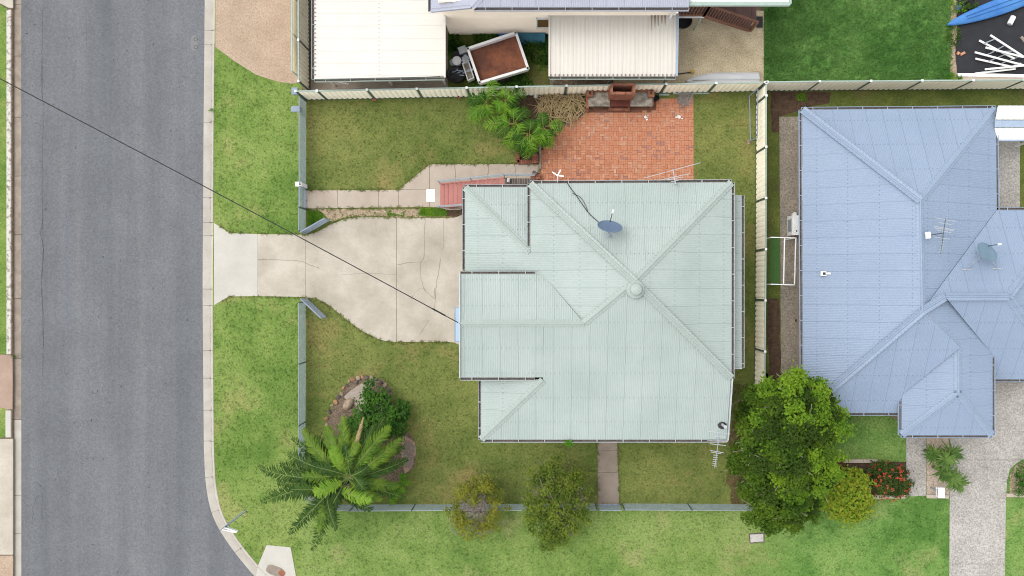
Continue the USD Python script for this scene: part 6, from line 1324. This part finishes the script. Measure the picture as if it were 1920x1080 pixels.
scatter_leaves('strip_weeds', 'green weeds in the mulch strip between path and driveway', [wobble(pxpoly([(718, 392), (762, 392), (758, 405), (716, 404)]), .15, seed=1), wobble(pxpoly([(788, 392), (836, 392), (840, 405), (785, 405)]), .15, seed=2), wobble(pxpoly([(576, 394), (600, 396), (614, 412), (596, 420), (576, 434)]), .15, seed=3)], 2600, L_cane, .07, 141, .06)
scatter_leaves('bark_bed_weeds', 'bright weeds in the brown bark bed by the fence corner', [wobble(pxpoly([(1493, 176), (1510, 176), (1516, 192), (1496, 192)]), .2, seed=4)], 240, L_cane, .07, 142, .06)
scatter_leaves('stone_litter', 'brown leaf litter under the leafy tree', [pxpoly([(1370, 720), (1424, 720), (1424, 944), (1376, 944)])], 1500, mat('brown_litter', C(150, 122, 88), C(104, 82, 56), island=.4, rough=.9), .07, 143, .02, 'leaf litter')

# grass tufts standing on the lawns, in the lawns' own colours
import shapely
def tufts(name, label, poly, mt, dens, h, seed):
    r = rng(seed); x0_, y0_, x1_, y1_ = poly.bounds; A = (x1_ - x0_) * (y1_ - y0_); q = np.c_[r.uniform(x0_, x1_, int(A * dens)), r.uniform(y0_, y1_, int(A * dens))]; q = q[shapely.contains_xy(poly, q[:, 0], q[:, 1])]
    pi = UsdGeom.PointInstancer.Define(stage, '/World/' + name); rel = []
    for k in range(5):
        b = MB(); rr = rng(seed * 10 + k)
        for _ in range(9):
            a = rr.uniform(0, 6.3); d = np.array([math.cos(a), math.sin(a), 0]); s = np.array([-d[1], d[0], 0]); o = rr.normal(0, .02, 3) * [1, 1, 0]; L = rr.uniform(.5, 1.2); ww = .008
            b.add([o - s * ww, o + s * ww, o + d * .5 * L * h + [0, 0, h * L * .75] - s * ww * .8, o + d * .5 * L * h + [0, 0, h * L * .75] + s * ww * .8, o + d * 1.3 * L * h + [0, 0, h * L * .7]], [[0, 1, 2], [1, 3, 2], [2, 3, 4]])
        m = b.build('tuft', mt, pi.GetPrim()); rel.append(m.GetPath())
    pi.CreatePrototypesRel().SetTargets(rel); n = len(q)
    pi.CreateProtoIndicesAttr(Vt.IntArray.FromNumpy(r.integers(0, 5, n).astype(np.int32))); pi.CreatePositionsAttr(Vt.Vec3fArray.FromNumpy(np.c_[q, np.full(n, .0)].astype(np.float32)))
    a = r.uniform(0, math.pi, n); pi.CreateOrientationsAttr(Vt.QuathArray([Gf.Quath(float(math.cos(x)), 0.0, 0.0, float(math.sin(x))) for x in a])); s = r.uniform(.6, 1.4, n)
    pi.CreateScalesAttr(Vt.Vec3fArray.FromNumpy(np.repeat(s[:, None], 3, 1).astype(np.float32))); return tag(pi, label, 'grass', kind='stuff')
frame = pxpoly([(-20, -20), (1940, -20), (1940, 1100), (-20, 1100)])
vis = lambda p: p.intersection(frame).buffer(-.04)
tufts('back_lawn_grass', 'lush long grass of the back lawn behind the fence', vis(ne_lawn), G_lush, 85, .1, 1)
tufts('verge_grass', 'short grass of the street verge along the kerb', vis(verge), G_verge, 35, .03, 2)
tufts('south_verge_grass', 'short pale grass of the verge below the front fence', vis(south), G_south, 30, .03, 3)
tufts('yard_grass', 'dry olive grass inside the fenced corner lot', vis(cut(lot, pad, path1, path2, path3, fpath, patio, pxpoly(bed_outline), pxpoly([(872, 350), (1376, 345), (1368, 824), (902, 824), (862, 700), (862, 520)]), pxpoly([(960, 178), (1098, 176), (1096, 212), (1010, 300), (970, 300)]))), G_yard, 35, .03, 4)
tufts('east_lawn_grass', 'green grass of the lawn in front of the blue roofed house', vis(cut(e_front.intersection(inner), edrive, ewalk, epeb, ebed, pxpoly([(1500, 700), (1870, 700), (1870, 770), (1500, 772)]))), G_east, 35, .032, 5)
conc = unary_union([pad, drive_mid, path1, path2, path3, fpath, cross]); conc = conc.buffer(.06, join_style=2).buffer(-.06, join_style=2); edge_ = conc.buffer(.07).difference(pxpoly([(380, 400), (412, 400), (412, 590), (380, 590)])).difference(conc.buffer(-.035)).intersection(lot.union(verge)).difference(pxpoly([(842, 330), (1400, 330), (1400, 830), (842, 830)])).difference(pxpoly([(795, 340), (1012, 340), (1012, 392), (795, 392)]))
tufts('edge_grass', 'ragged grass creeping over the edges of the driveway and paths', edge_, G_yard, 150, .07, 6)
